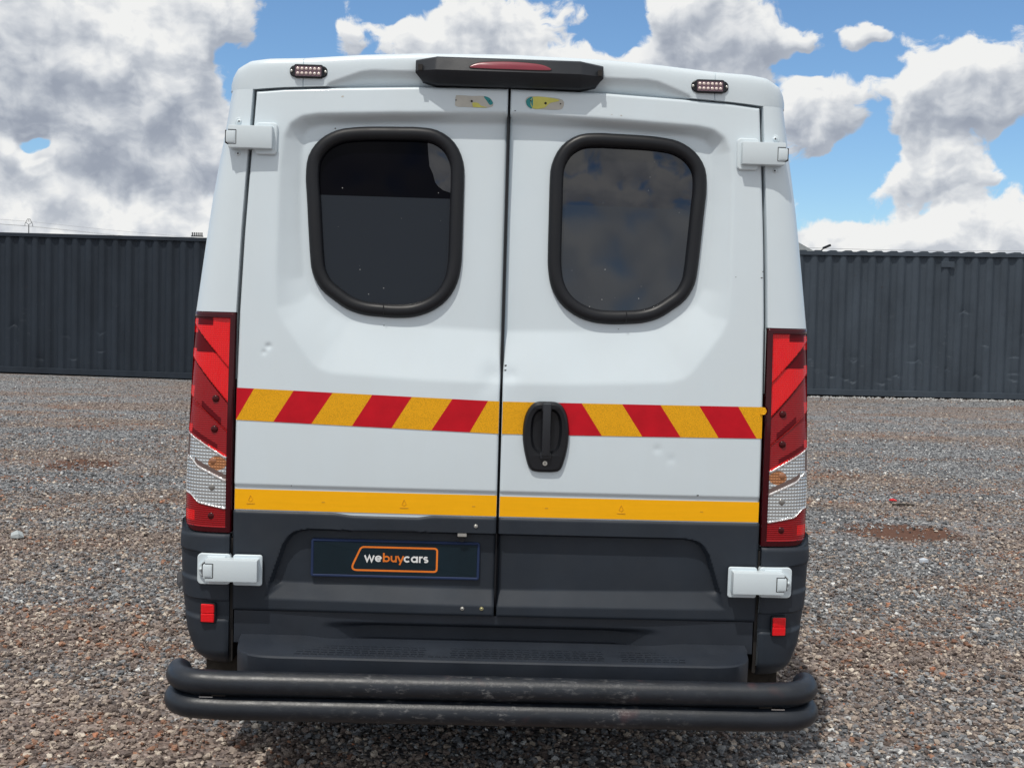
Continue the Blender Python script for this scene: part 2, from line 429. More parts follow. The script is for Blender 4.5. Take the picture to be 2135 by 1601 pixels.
L_brown = simple('reflector_edge_shade', (.16, .11, .10), .3, .3, 1.0)  # brown carries the shadowed wedge at the indicator's bottom, also its outer edge
L_line = simple('lamp_divider', (.75, .74, .74), .25, .4, .5)
L_bulb = simple('bulb_dark', (.05, .002, .003), .2, spec=.3)
L_bulb_clear = simple('bulb_grey', (.20, .19, .18), .15, .3, 1.0)
L_bulb_amber = simple('bulb_amber', (.30, .12, .05), .15, .0, 1.0)
M_reflector = lens('reflector_red', (.80, .006, .012), 200, True, 0, .2, .2, emph=.15)
M_brakelens = simple('brake_lens_red', (.22, .012, .030), .25, coat=.6)

# ------------------------------------------------------------------ van surface functions (metres; y=0 is the lower rear face, +y forward)
def lean(z):
    return 0.09 * np.clip((np.asarray(z, float) - .9) / 1.3, 0, 1.3) ** 1.5
def base(x, z):
    ax = np.abs(np.asarray(x, float))
    return lean(z) + .012 * (ax / .84) ** 2
OUTER = [(0.0, .93), (.355, .950), (.38, .971), (.45, .997), (.55, 1.012), (.66, 1.020), (.745, 1.022), (.85, 1.015), (1.083, 1.008), (1.48, .996), (1.69, .972), (1.88, .949), (2.06, .921), (2.194, .903)]
def wout(z): return np.interp(z, [a for a, b in OUTER], [b for a, b in OUTER])
DOORX = [(.5, .8415), (.853, .843), (1.176, .842), (1.48, .839), (1.741, .831), (2.012, .818), (2.19, .809)]
def xdoor(z): return np.interp(z, [a for a, b in DOORX], [b for a, b in DOORX])
def ztop_door(x): return np.interp(np.abs(x), [0, .3, .554, .72, .81], [2.221, 2.217, 2.206, 2.197, 2.187])
REC_O = [(0, 2.141), (.38, 2.129), (.61, 2.118), (.662, 2.109), (.698, 2.087), (.718, 2.045), (.727, 1.95), (.727, 1.61), (.722, 1.50), (.700, 1.455), (.612, 1.335), (.588, 1.312), (.54, 1.297), (.226, 1.282), (0, 1.279)]
REC_I = [(0, 2.119), (.38, 2.107), (.60, 2.096), (.640, 2.086), (.657, 2.062), (.663, 2.00), (.664, 1.88), (.657, 1.74), (.645, 1.60), (.622, 1.55), (.54, 1.486), (.495, 1.466), (.228, 1.452), (0, 1.445)]
mirror = lambda P: P + [(-x, z) for (x, z) in P[::-1] if x > 1e-6]
REC_OM, REC_IM = mirror(REC_O), mirror(REC_I)
REC_DEPTH = .042
_tab = {}
def recess(x, z):
    """depth of the pressed recess, tabulated on a grid and blurred slightly"""
    if 'r' not in _tab:
        gx = np.linspace(0, .86, 260); gz = np.linspace(1.2, 2.25, 320); X, Z = np.meshgrid(gx, gz)
        do = seg_dist(X, Z, REC_OM); di = seg_dist(X, Z, REC_IM); ino = inside(X, Z, REC_OM); ini = inside(X, Z, REC_IM)
        t = do / (do + di + 1e-9); t = np.where(ini, 1, np.where(ino, t, 0))
        for _ in range(4):
            t = (t + np.roll(t, 1, 0) + np.roll(t, -1, 0)) / 3; t = (np.roll(t, 1, 1) + t + np.roll(t, -1, 1)) / 3
            t[:, 0] = t[:, 1]
        _tab['r'] = (gx, gz, t * REC_DEPTH)
    gx, gz, T = _tab['r']
    ax = np.clip(np.abs(np.asarray(x, float)), 0, .8599); zz = np.clip(np.asarray(z, float), 1.2, 2.2499)
    u = ax / .86 * 259; v = (zz - 1.2) / 1.05 * 319; i = u.astype(int); j = v.astype(int); fu = u - i; fv = v - j
    i2 = np.minimum(i + 1, 259); j2 = np.minimum(j + 1, 319)
    return (T[j, i] * (1 - fu) + T[j, i2] * fu) * (1 - fv) + (T[j2, i] * (1 - fu) + T[j2, i2] * fu) * fv
DENTS = [(-.745, 1.376, .009, .007), (-.757, 1.357, .008, .004), (-.028, 1.300, .035, .010), (.03, 1.305, .022, .006), (-.05, 1.262, .03, .004),
         (.505, 1.083, .012, .003), (.550, 1.052, .014, .002), (.33, 1.36, .09, .003), (-.30, 1.36, .12, .004), (.1, 1.35, .08, -.003)]
def skin(x, z):
    x = np.asarray(x, float); z = np.asarray(z, float)
    y = base(x, z) + recess(x, z)
    y = y + .006 * sstep((.938 - z) / .012)                                     # the pressed ledge above the yellow line
    for (cx_, cz, r, d) in DENTS:
        y = y + .6 * d * np.exp(-((x - cx_) ** 2 + (z - cz) ** 2) / (r * r))
    y = y + .0022 * (smooth_rand(x + 3, z, 5, 3.1) - .5)
    return y
def skin_f(x, z): return float(skin(np.array([x]), np.array([z]))[0])

def grid_surf(name, U, V, xf, zf, yf, mats, parent, depth=.03, keep=None, mat_idx=None, smooth=True, angle=40):
    u, v = np.meshgrid(U, V); X = xf(u, v); Z = zf(u, v); Y = yf(X, Z)
    nv, nu = u.shape; verts = np.stack([X, Y, Z], -1).reshape(-1, 3)
    idx = np.arange(nu * nv).reshape(nv, nu)
    q = np.stack([idx[:-1, :-1], idx[:-1, 1:], idx[1:, 1:], idx[1:, :-1]], -1)
    if keep is not None:
        xc = (X[:-1, :-1] + X[1:, 1:]) / 2; zc = (Z[:-1, :-1] + Z[1:, 1:]) / 2; k = keep(xc, zc)
    else: k = np.ones((nv - 1, nu - 1), bool)
    faces = q[k].tolist(); mi = None
    if mat_idx is not None:
        xc = (X[:-1, :-1] + X[1:, 1:]) / 2; zc = (Z[:-1, :-1] + Z[1:, 1:]) / 2; mi = mat_idx(xc, zc)[k].astype(int).tolist()
    verts = verts.tolist()
    if depth:
        border = list(idx[0, :]) + list(idx[1:, -1]) + list(idx[-1, -2::-1]) + list(idx[-2:0, 0])
        o = len(verts)
        for b_ in border: x, y, z = verts[b_]; verts.append([x, y + depth, z])
        # the outer edge is rounded over by a short chamfer
        for i_ in range(len(border)):
            a_, b_ = border[i_], border[(i_ + 1) % len(border)]; j_ = (i_ + 1) % len(border)
            faces.append([b_, a_, o + i_, o + j_])
        if mi is not None: mi += [0] * len(border)
    o = link_mesh(name, verts, faces, mats, parent, smooth, mi, angle)
    return o

# ================================================================== VAN
van = empty('van', (0, 0, 0))
tag(van, 'white van seen from behind, red and yellow chevron tape across its two rear doors', 'van')

# --- window outlines (right side, metres)
SEAL = [(.1596, 1.8313), (.1596, 1.8753), (.1596, 1.9253), (.1635, 1.980), (.1890, 2.0325), (.2351, 2.0640), (.2915, 2.0712), (.3447, 2.0705), (.394, 2.0695), (.4427, 2.068), (.4938, 2.0642), (.5450, 2.0545), (.5915, 2.0270), (.6215, 1.9816), (.6265, 1.9234), (.6225, 1.8729), (.6185, 1.8296), (.6154, 1.79), (.6122, 1.7515), (.6087, 1.7119), (.6045, 1.6685), (.5965, 1.6213), (.5723, 1.5775), (.534, 1.5465), (.4923, 1.5199), (.4443, 1.5055), (.394, 1.5010), (.3426, 1.4992), (.2894, 1.5040), (.2392, 1.5225), (.1974, 1.5557), (.1715, 1.602), (.1614, 1.6551), (.1598, 1.7047), (.1595, 1.7487), (.1595, 1.79)]
SEALc = catmull(SEAL, True, 3)
def win_poly(s): return [(s * x, z) for (x, z) in SEALc]

# --- doors
def door_skin(s):
    U = np.linspace(0, 1, 230); V = np.linspace(0, 1, 360)
    wp = np.array(offset_poly(SEALc, .004))
    def xf(u, v): z = .834 + v * 1.37; return s * (.0042 + u * (xdoor(z) - .0042))
    def zf(u, v):
        zt = ztop_door(u * .81); return .834 + v * (zt - .834)
    def yf(X, Z):
        y = skin(X, Z); ax = np.abs(X); e = np.minimum(np.minimum(ax - .0042, xdoor(Z) - ax), np.minimum(ztop_door(ax) - Z, 1.0))
        return y + .006 * np.clip(1 - e / .008, 0, 1) ** 2
    U = np.sort(np.concatenate([U, [.003, .006, .994, .997]]))
    if s < 0: U = U[::-1]
    keep = lambda x, z: ~inside(np.abs(x), z, wp)
    return grid_surf('rear_door', U, V, xf, zf, yf, M_white, van, .035, keep)
doors = {s: door_skin(s) for s in (-1, 1)}

# --- grey lower cladding of each door
CR_O = [(-.1, .800), (.605, .798), (.640, .792), (.662, .778), (.683, .747), (.742, .569), (-.1, .563)]
CR_I = [(-.1, .793), (.602, .791), (.635, .785), (.656, .773), (.676, .744), (.716, .622), (-.1, .612)]
def clad_rel(x, z):
    ax = np.abs(x); do = seg_dist(ax, z, CR_O); di = seg_dist(ax, z, CR_I)
    t = do / (do + di + 1e-9); t = np.where(inside(ax, z, CR_I), 1, np.where(inside(ax, z, CR_O), t, 0))
    return .028 * t
def cladding(s):
    U = np.linspace(0, 1, 190); V = np.linspace(0, 1, 90)
    if s < 0: U = U[::-1]
    def zt(x):
        if s > 0: return np.full(np.shape(x), .851)
        return .851 - .007 * sstep((np.abs(x) - .20) / .06) * sstep((.53 - np.abs(x)) / .08)
    def xf(u, v): z = .53 + v * .32; return s * (.0042 + u * (xdoor(z) - .0042))
    def zf(u, v): return .531 + v * (zt(u * .84) - .531)
    def yf(X, Z):
        ax = np.abs(X); e = np.minimum(np.minimum(ax - .0042, xdoor(Z) - ax), np.minimum(zt(ax) - Z, Z - .531))
        return base(X, Z) - .006 + clad_rel(X, Z) + .005 * np.clip(1 - e / .007, 0, 1) ** 2 + .0015 * (smooth_rand(X + 5, Z, 9, 4) - .5)
    return grid_surf('lower_door_trim', U, V, xf, zf, yf, M_grey, van, .03)
for s in (-1, 1): cladding(s)
def clad_f(x, z): return float(base(x, z)) - .006 + float(clad_rel(np.array([x]), np.array([z]))[0])

# --- door gaskets and jamb behind the gaps
mb = MB()
mb.add([(-.87, .075, .50), (.87, .075, .50), (.87, .075, 1.4), (-.87, .075, 1.4)], [(0, 1, 2, 3)])
mb.add([(-.87, .075, 1.4), (.87, .075, 1.4), (.84, .155, 2.24), (-.84, .155, 2.24)], [(0, 1, 2, 3)])
mb.build('door_jamb', M_jamb, van)
mb = MB(); zz = np.linspace(.55, 2.19, 12)
mb.tube([(0, float(base(0, z)) + .022, z) for z in zz], .0055, 8)
mb.build('door_gasket', M_black, van, True)

# --- body shell
def profile(z, inner, dx=0.0, dy=0.0, n=9):
    """corner of the body at height z from the pillar's inner edge round to the side (right half)"""
    w = float(wout(z)) + dx; pts = []
    xi = inner
    for k in range(n + 1):
        th = k / n * math.pi / 2
        x = xi + (w - xi) * math.sin(th) ** .85; y = float(base(min(x, .9), z)) + .085 * (1 - math.cos(th) ** .9) + dy
        pts.append((x, y))
    return pts
def side_x(z): return float(wout(z)) + .004
mb = MB()
levels = [2.194, 2.12, 2.05, 1.95, 1.85, 1.75, 1.65, 1.55, 1.481]
for s in (-1, 1):
    def strip(levels, dx, dy, inner, ylen):
        rows = []
        for z in levels:
            p = profile(z, inner(z), dx, dy); x0, y0 = p[0]
            row = [(s * x0, y0 + .07, z)] + [(s * x0, y0 + .004, z)] + [(s * (x + (.002 if i_ == 0 else 0)), y, z) for i_, (x, y) in enumerate(p)]
            row += [(s * (p[-1][0] + .006), .35, z), (s * (p[-1][0] + .012), 1.5, z), (s * (p[-1][0] + .012), ylen, z)]
            rows.append(row)
        n = len(rows[0]); vs = [v for r in rows for v in r]; fs = []
        for i in range(len(rows) - 1):
            for k in range(n - 1):
                f = (i * n + k, i * n + k + 1, (i + 1) * n + k + 1, (i + 1) * n + k); fs.append(f if s < 0 else f[::-1])
        mb.add(vs, fs)
    strip(levels, 0, 0, lambda z: float(xdoor(z)) + .010, 4.55)
    strip([1.481, 1.30, 1.08, .9, .775, .60, .45, .38], -.012, .022, lambda z: float(xdoor(z)) + .010, 4.55)
# roof header and roof
RO = [(0, 2.334), (.30, 2.328), (.474, 2.318), (.578, 2.309), (.66, 2.302), (.77, 2.297), (.834, 2.289), (.878, 2.268), (.896, 2.245), (.908, 2.212), (.9085, 2.196)]
def roof_z(x): return np.interp(np.abs(x), [a for a, b in RO], [b for a, b in RO])
def head_bot(x): return np.interp(np.abs(x), [0, .3, .554, .72, .81, .9085], [2.2265, 2.2225, 2.2115, 2.2025, 2.1945, 2.1945])
U = np.concatenate([np.linspace(-.9085, .9085, 300), [-.6625, -.6605, -.6585, .6585, .6605, .6625]]); U.sort()
V = np.concatenate([np.linspace(0, 1, 26), 1 + np.array([.3, 1, 3])])
u, v = np.meshgrid(U, V); zb, zt = head_bot(u), roof_z(u); ax = np.abs(u)
vv = np.clip(v, 0, 1); hgt = np.maximum(zt - zb, .001)
Z = zb + hgt * np.sin(vv * math.pi / 2) ** 1.0
corner = np.clip((ax - .758) / .15, 0, 1); ycorner = .088 * (1 - np.sqrt(np.clip(1 - corner ** 2.4, 0, 1)) ** 1.0)
Y = base(np.minimum(ax, .85), zb) - .004 + .055 * (1 - np.sqrt(np.clip(1 - vv ** 3.0, 0, 1))) + ycorner
zc = np.interp(ax, [0, .44, .475, .575, .60], [2.266, 2.264, 2.259, 2.220, 2.19])
Y = Y + .85 * np.clip(zc - Z, 0, .1) * np.clip(1 - vv * .2, 0, 1)
Y = Y + .004 * (np.abs(ax - .6605) < .0012) * (v <= 1)
far = np.clip(v - 1, 0, 3)
Y = np.where(v > 1, Y + far * 1.35, Y); Z = np.where(v > 1, zt + .05 * np.clip(far / 1.0, 0, 1) * (1 - ax / .9), Z)
X = u.copy(); X = np.where(v > 1, X * 1.0, X)
idx = np.arange(u.size).reshape(u.shape)
q = np.stack([idx[:-1, :-1], idx[:-1, 1:], idx[1:, 1:], idx[1:, :-1]], -1).reshape(-1, 4).tolist()
vs = np.stack([X, Y, Z], -1).reshape(-1, 3).tolist()
o_ = len(vs)
for k in idx[0, :]: x, y, z = vs[k]; vs.append([x, y + .09, z])
q += [[int(idx[0, k + 1]), int(idx[0, k]), o_ + k, o_ + k + 1] for k in range(u.shape[1] - 1)]
link_mesh('roof_panel', vs, q, M_white, van, True, None, 50)
# closing front, floor
mb.add([(-1.03, 4.55, .40), (1.03, 4.55, .40), (1.0, 4.55, 1.45), (-1.0, 4.55, 1.45), (-.9, 4.40, 2.19), (.9, 4.40, 2.19)], [(0, 3, 2, 1), (3, 4, 5, 2)])
mb.build('body', M_white, van, True, 40)
mb = MB()   # bonnet and cab front, out of sight ahead of the body
mb.box((-.98, 4.551, .45), (.98, 5.75, 1.15), bev=.12); mb.build('bonnet', M_white, van, True)
mb = MB(); mb.box((-.80, .14, .31), (.80, 5.2, .42)); mb.build('chassis', M_underbody, van)  # box set lower to keep skylight off the ground beneath
mb = MB(); mb.cyl((0, .72, .235), (0, 0, 1), .36, .20, 36); sw = mb.build('added_shade_wheel', M_tyre, van, True)  # unseen wheel added to block skylight and deepen the shadow under the van
mb = MB(); mb.box((-.70, .02, .255), (.70, .12, .33), bev=.01); mb.build('added_shade_crossmember', M_underbody, van, True)  # low member added to help darken the ground under the van
mb = MB(); mb.cyl((-.75, 1.0, .36), (1, 0, 0), .06, 1.5, 14); mb.dome((0, .92, .36), (0, -1, 0), .16, .10, 18); mb.dome((0, 1.08, .36), (0, 1, 0), .16, .10, 18)
mb.build('rear_axle', M_underbody, van, True)
mb = MB(); mb.tube([(.55, .25, .30), (.55, 1.6, .30)], .035, 12); mb.build('exhaust_pipe', M_underbody, van, True)
for (x, y) in ((-.86, 1.0), (.86, 1.0), (-.86, 4.9), (.86, 4.9)):
    w = empty('wheel', (x, y, .35), 0, van); s = 1 if x > 0 else -1
    mb = MB(); ring = [(.35, -.09), (.345, -.11), (.25, -.115), (.21, -.10), (.21, .10), (.25, .115), (.345, .11), (.35, .09)]; K = 40
    vs = [(px_, r * math.cos(2 * math.pi * k / K), r * math.sin(2 * math.pi * k / K)) for k in range(K) for (r, px_) in ring]
    n = len(ring); fs = [(k * n + i, k * n + (i + 1) % n, ((k + 1) % K) * n + (i + 1) % n, ((k + 1) % K) * n + i) for k in range(K) for i in range(n)]
    mb.add(vs, fs); mb.build('tyre', M_tyre, w, True)
    mb = MB(); mb.cyl((s * .02, 0, 0), (s, 0, 0), .208, .06, 32); mb.cyl((s * .08, 0, 0), (s, 0, 0), .07, .05, 20); mb.build('rim', M_rim, w, True)

# --- windows: seal and panes
def pane_y(z): return .029 + .013 + REC_DEPTH + (z - 1.5) / .58 * .050
for s in (-1, 1):
    w = empty('rear_window', (0, 0, 0), 0, van)
    P = [(s * x, z) for (x, z) in SEALc]
    mb = MB()
    mb.tube([(x, skin_f(x, z) - .004, z) for (x, z) in P], .0222, 16, closed=True, rx=.020)
    seal = mb.build('rubber_seal', M_rubber, w, True, 60)
    if s < 0:
        mb2 = MB(); mb2.box((-.3855, skin_f(-.385, 1.5) - .0248, 1.486), (-.3835, skin_f(-.385, 1.5) - .012, 1.518)); mb2.build('seal_joint', M_black, w)
    else:
        mb2 = MB(); mb2.box((.3945, skin_f(.395, 1.5) - .0248, 1.486), (.3965, skin_f(.395, 1.5) - .012, 1.518)); mb2.build('seal_joint', M_black, w)
    vs = [(x, pane_y(z) - .006, z) for (x, z) in P]
    f = tuple(range(len(vs)))
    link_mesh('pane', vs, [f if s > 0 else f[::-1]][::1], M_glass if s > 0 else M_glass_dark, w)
    # tint film covering the lower part of the glass
    cut = (lambda x: 1.866) if s < 0 else (lambda x: 1.860 - .012 * (x - .17))
    Q = []
    for i in range(len(P)):
        a = P[i]; b_ = P[(i + 1) % len(P)]; ia = a[1] <= cut(a[0]); ib = b_[1] <= cut(b_[0])
        if ia: Q.append(a)
        if ia != ib:
            t_ = (cut(a[0]) - a[1]) / (b_[1] - a[1]); Q.append((a[0] + (b_[0] - a[0]) * t_, cut(a[0])))
    mb = MB(); vs = [(x, pane_y(z) - .0075, z) for (x, z) in Q]; f = tuple(range(len(vs)))
    link_mesh('tint_film', vs, [f if s > 0 else f[::-1]], M_film if s > 0 else M_film_dull, w)
    if s < 0:   # corner patch of glossier glass standing in for a sky reflection
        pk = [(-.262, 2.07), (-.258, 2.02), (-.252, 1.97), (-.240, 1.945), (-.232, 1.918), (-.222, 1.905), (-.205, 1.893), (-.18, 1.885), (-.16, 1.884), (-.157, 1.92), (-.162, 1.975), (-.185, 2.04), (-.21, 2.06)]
        link_mesh('sky_reflection_patch', [(x, pane_y(z) - .0075, z) for (x, z) in pk], [tuple(range(len(pk)))], M_glass, w)

# --- tape
def tape_quads(mb, quads, off=.0016, nx=8, nz=4):
    for (xa, xb, xc, xd, zt1, zt2, zb1, zb2, mi) in quads:   # top-left, top-right, bottom-left, bottom-right
        vs = []
        for j in range(nz + 1):
            for i in range(nx + 1):
                u_, v_ = i / nx, j / nz
                xt = xa + (xb - xa) * u_; xbm = xc + (xd - xc) * u_; x = xt + (xbm - xt) * v_
                z = (zt1 + (zt2 - zt1) * u_) * (1 - v_) + (zb1 + (zb2 - zb1) * u_) * v_
                vs.append((x, skin_f(x, z) - off, z))
        fs = [(j * (nx + 1) + i, (j + 1) * (nx + 1) + i, (j + 1) * (nx + 1) + i + 1, j * (nx + 1) + i + 1) for j in range(nz) for i in range(nx)]
        mb.add(vs, fs, mi)
zl = lambda x: np.interp(x, [-.84, 0, .3, .84], [1.242, 1.222, 1.2235, 1.2265])
zbm = lambda x: np.interp(x, [-.84, 0, .3, .84], [1.140, 1.119, 1.121, 1.1255])
Lt = [-.841, -.786, -.660, -.536, -.410, -.284, -.155, -.041, -.0055]; Lb = [-.841, -.841, -.722, -.601, -.472, -.346, -.219, -.097, -.0055]
Rt_ = [.0055, .133, .258, .387, .510, .635, .761, .8405]; Rb = [.0055, .200, .325, .455, .578, .701, .824, .8405]
for T, B, first in ((Lt, Lb, 1), (Rt_, Rb, 0)):
    tp = empty('chevron_tape', (0, 0, 0), 0, van); k = first
    for i in range(len(T) - 1):
        mb = MB()
        tape_quads(mb, [(T[i], T[i + 1], B[i], B[i + 1], float(zl(T[i])), float(zl(T[i + 1])), float(zbm(B[i])), float(zbm(B[i + 1])), 0)])
        mb.build('red_stripe' if k else 'yellow_stripe', M_tape_red if k else M_tape_yel, tp, True)
        k = 1 - k
mb = MB()  # torn end of the tape lapping over the door edge
mb.add([(.832, skin_f(.832, 1.22) - .003, 1.2275), (.846, .010, 1.226), (.850, .004, 1.216), (.848, .006, 1.208), (.843, .008, 1.2035), (.832, skin_f(.832, 1.2) - .003, 1.203)], [(0, 5, 4, 3, 2, 1)])
mb.build('torn_tape_end', M_tape_yel, van)
for (xa, xb, za, zb_) in ((-.841, -.005, .9195, .9215), (.005, .841, .919, .920)):
    mb = MB()
    tape_quads(mb, [(xa, xb, xa, xb, za, zb_, .8545, .8545, 0)], .0016, 20, 3)
    lt = mb.build('yellow_line_tape', M_tape_line, van, True)
    mb = MB()
    marks = (-.790, -.300, ) if xa < 0 else (.395,)
    for mx in marks:
        y = skin_f(mx, .885) - .0024
        mb.tube([(mx, y, .900), (mx - .007, y, .885), (mx, y, .881), (mx + .007, y, .886), (mx, y, .900)], .0006, 4)
        mb.box((mx - .013, y - .0004, .8728), (mx + .014, y, .8748))
    for mx in ((-.558, -.078) if xa < 0 else (.155, .655)): mb.box((mx - .005, skin_f(mx, .885) - .0024, .8835), (mx + .005, skin_f(mx, .885) - .002, .8865))
    build_each(mb, 'printed_mark', M_print, lt)

# --- scraped patches near the top of the doors
def blob(pts, off, name, mat, parent):
    Pp = catmull([(x, z) for x, z in pts], True, 3)
    vs = [(x, skin_f(x, z) - off, z) for x, z in Pp]; a = .5 * np.sum(Pp[:, 0] * np.roll(Pp[:, 1], -1) - np.roll(Pp[:, 0], -1) * Pp[:, 1])
    f = tuple(range(len(vs))); return link_mesh(name, vs, [f if a > 0 else f[::-1]], mat, parent)
pt = empty('scraped_patch', (0, 0, 0), 0, van)
blob([(-.172, 2.19), (-.165, 2.194), (-.12, 2.193), (-.082, 2.194), (-.06, 2.186), (-.052, 2.172), (-.056, 2.160), (-.09, 2.1565), (-.14, 2.157), (-.170, 2.158), (-.173, 2.172)], .001, 'bare_primer', M_bare, pt)
blob([(-.082, 2.193), (-.064, 2.188), (-.052, 2.172), (-.062, 2.166), (-.072, 2.178)], .0018, 'old_teal_paint', M_teal, pt)
blob([(-.118, 2.171), (-.100, 2.171), (-.090, 2.162), (-.070, 2.157), (-.112, 2.157), (-.116, 2.160)], .0018, 'old_yellow_paint', M_oldyel, pt)
pt2 = empty('scraped_patch', (0, 0, 0), 0, van)
blob([(.053, 2.19), (.07, 2.198), (.12, 2.197), (.17, 2.19), (.172, 2.165), (.15, 2.157), (.08, 2.159), (.062, 2.163), (.053, 2.175)], .001, 'bare_primer', M_bare, pt2)
blob([(.056, 2.188), (.074, 2.196), (.074, 2.160), (.060, 2.165), (.054, 2.176)], .0018, 'old_teal_paint', M_teal, pt2)
blob([(.074, 2.196), (.14, 2.194), (.16, 2.186), (.130, 2.178), (.112, 2.162), (.074, 2.160)], .0018, 'old_yellow_paint', M_oldyel, pt2)
mb = MB()
for (x, z, r) in ((-.1205, 2.176, .0036), (-.171, 2.178, .002), (.116, 2.177, .004), (.164, 2.177, .002), (.068, 2.183, .002), (-.064, 2.178, .0018)): mb.cyl((x, skin_f(x, z) - .0028, z), (0, 1, 0), r, .004, 10)
build_each(mb, 'drilled_hole', M_jamb, van)

# --- small chips in the paint
for (x, z, r) in ((-.533, 2.178, .004), (-.383, 1.452, .002), (.373, 1.462, .0018), (.83, 1.66, .002), (.826, 1.64, .0025), (.36, 2.146, .0025), (.33, 2.148, .0018), (.742, 1.64, .0015), (.012, 1.336, .004), (.012, 1.321, .003), (.02, 2.15, .002), (-.66, .935, .0022), (.64, .938, .003)):
    blob([(x - r * rnd.uniform(1, 2), z), (x, z - r * .6), (x + r * rnd.uniform(.8, 1.8), z + r * .2), (x + r * .2, z + r * .8)], .0006, 'paint_chip', M_jamb if rnd.random() < .6 else M_bare, van)
mb = MB()
# --- handle
hd = empty('door_handle', (0, 0, 0), 0, van)
HO = catmull([(.146, 1.2265), (.176, 1.225), (.197, 1.212), (.213, 1.18), (.2195, 1.13), (.2165, 1.08), (.205, 1.03), (.193, 1.007), (.17, 1.001), (.146, 1.0005), (.122, 1.001), (.101, 1.007), (.088, 1.03), (.0755, 1.08), (.0715, 1.13), (.078, 1.18), (.095, 1.212), (.116, 1.225)], True, 4)
WELL = catmull([(.146, 1.203), (.175, 1.200), (.192, 1.175), (.196, 1.13), (.190, 1.085), (.172, 1.063), (.146, 1.058), (.120, 1.063), (.102, 1.085), (.096, 1.13), (.100, 1.175), (.117, 1.200)], True, 6)
mb = MB(); yb = lambda x, z: float(base(x, z))
loft(mb, HO, [(0, 0), (.001, .010), (.004, .015), (.010, .018)], yb, cap=False, flat=True)
K = len(HO); vs = []; yc = yb(.146, 1.12)
inner = offset_poly(HO, .010)
outer3 = [(x, yc - .018, z) for (x, z) in inner]; o = len(mb.v); mb.v += outer3
wl = [(x, yc - .0165, z) for (x, z) in WELL]; o2 = len(mb.v); mb.v += wl
import mathutils
a3 = [Vector((x, z)) for x, z in inner]; b3 = [Vector((x, z)) for x, z in WELL]
tri = mathutils.geometry.tessellate_polygon([[Vector((p.x, p.y, 0)) for p in a3], [Vector((p.x, p.y, 0)) for p in b3[::-1]]])
remap = list(range(o, o + len(inner))) + [o2 + len(WELL) - 1 - k for k in range(len(WELL))]
for t3 in tri:
    f = [remap[i] for i in t3]; A, B_, C_ = [Vector(mb.v[i]) for i in f]
    if (B_ - A).cross(C_ - A).y > 0: f = f[::-1]
    mb.f.append(tuple(f)); mb.m.append(0)
loft(mb, WELL, [(0, .0165), (.004, .010), (.008, .0045), (.013, .0035)], yb, True, flat=True)
mb.build('handle_body', M_black, hd, True, 30)
mb = MB(); mb.box((.1325, yc - .034, 1.055), (.1595, yc - .020, 1.222), bev=.006); mb.box((.130, yc - .024, 1.196), (.162, yc - .012, 1.222), bev=.005); mb.box((.128, yc - .026, 1.044), (.164, yc - .012, 1.066), bev=.005)
mb.build('grip', plastic('handle_grip', (.020, .022, .027), .34, .1, .1, .4), hd, True)
mb = MB(); mb.cyl((.145, yc - .0175, 1.031), (0, -1, 0), .0075, .003, 20); lk = mb.build('lock', M_bolt, hd, True)
mb = MB(); mb.box((.144, yc - .0212, 1.027), (.146, yc - .0204, 1.035)); mb.build('keyhole', M_jamb, lk)

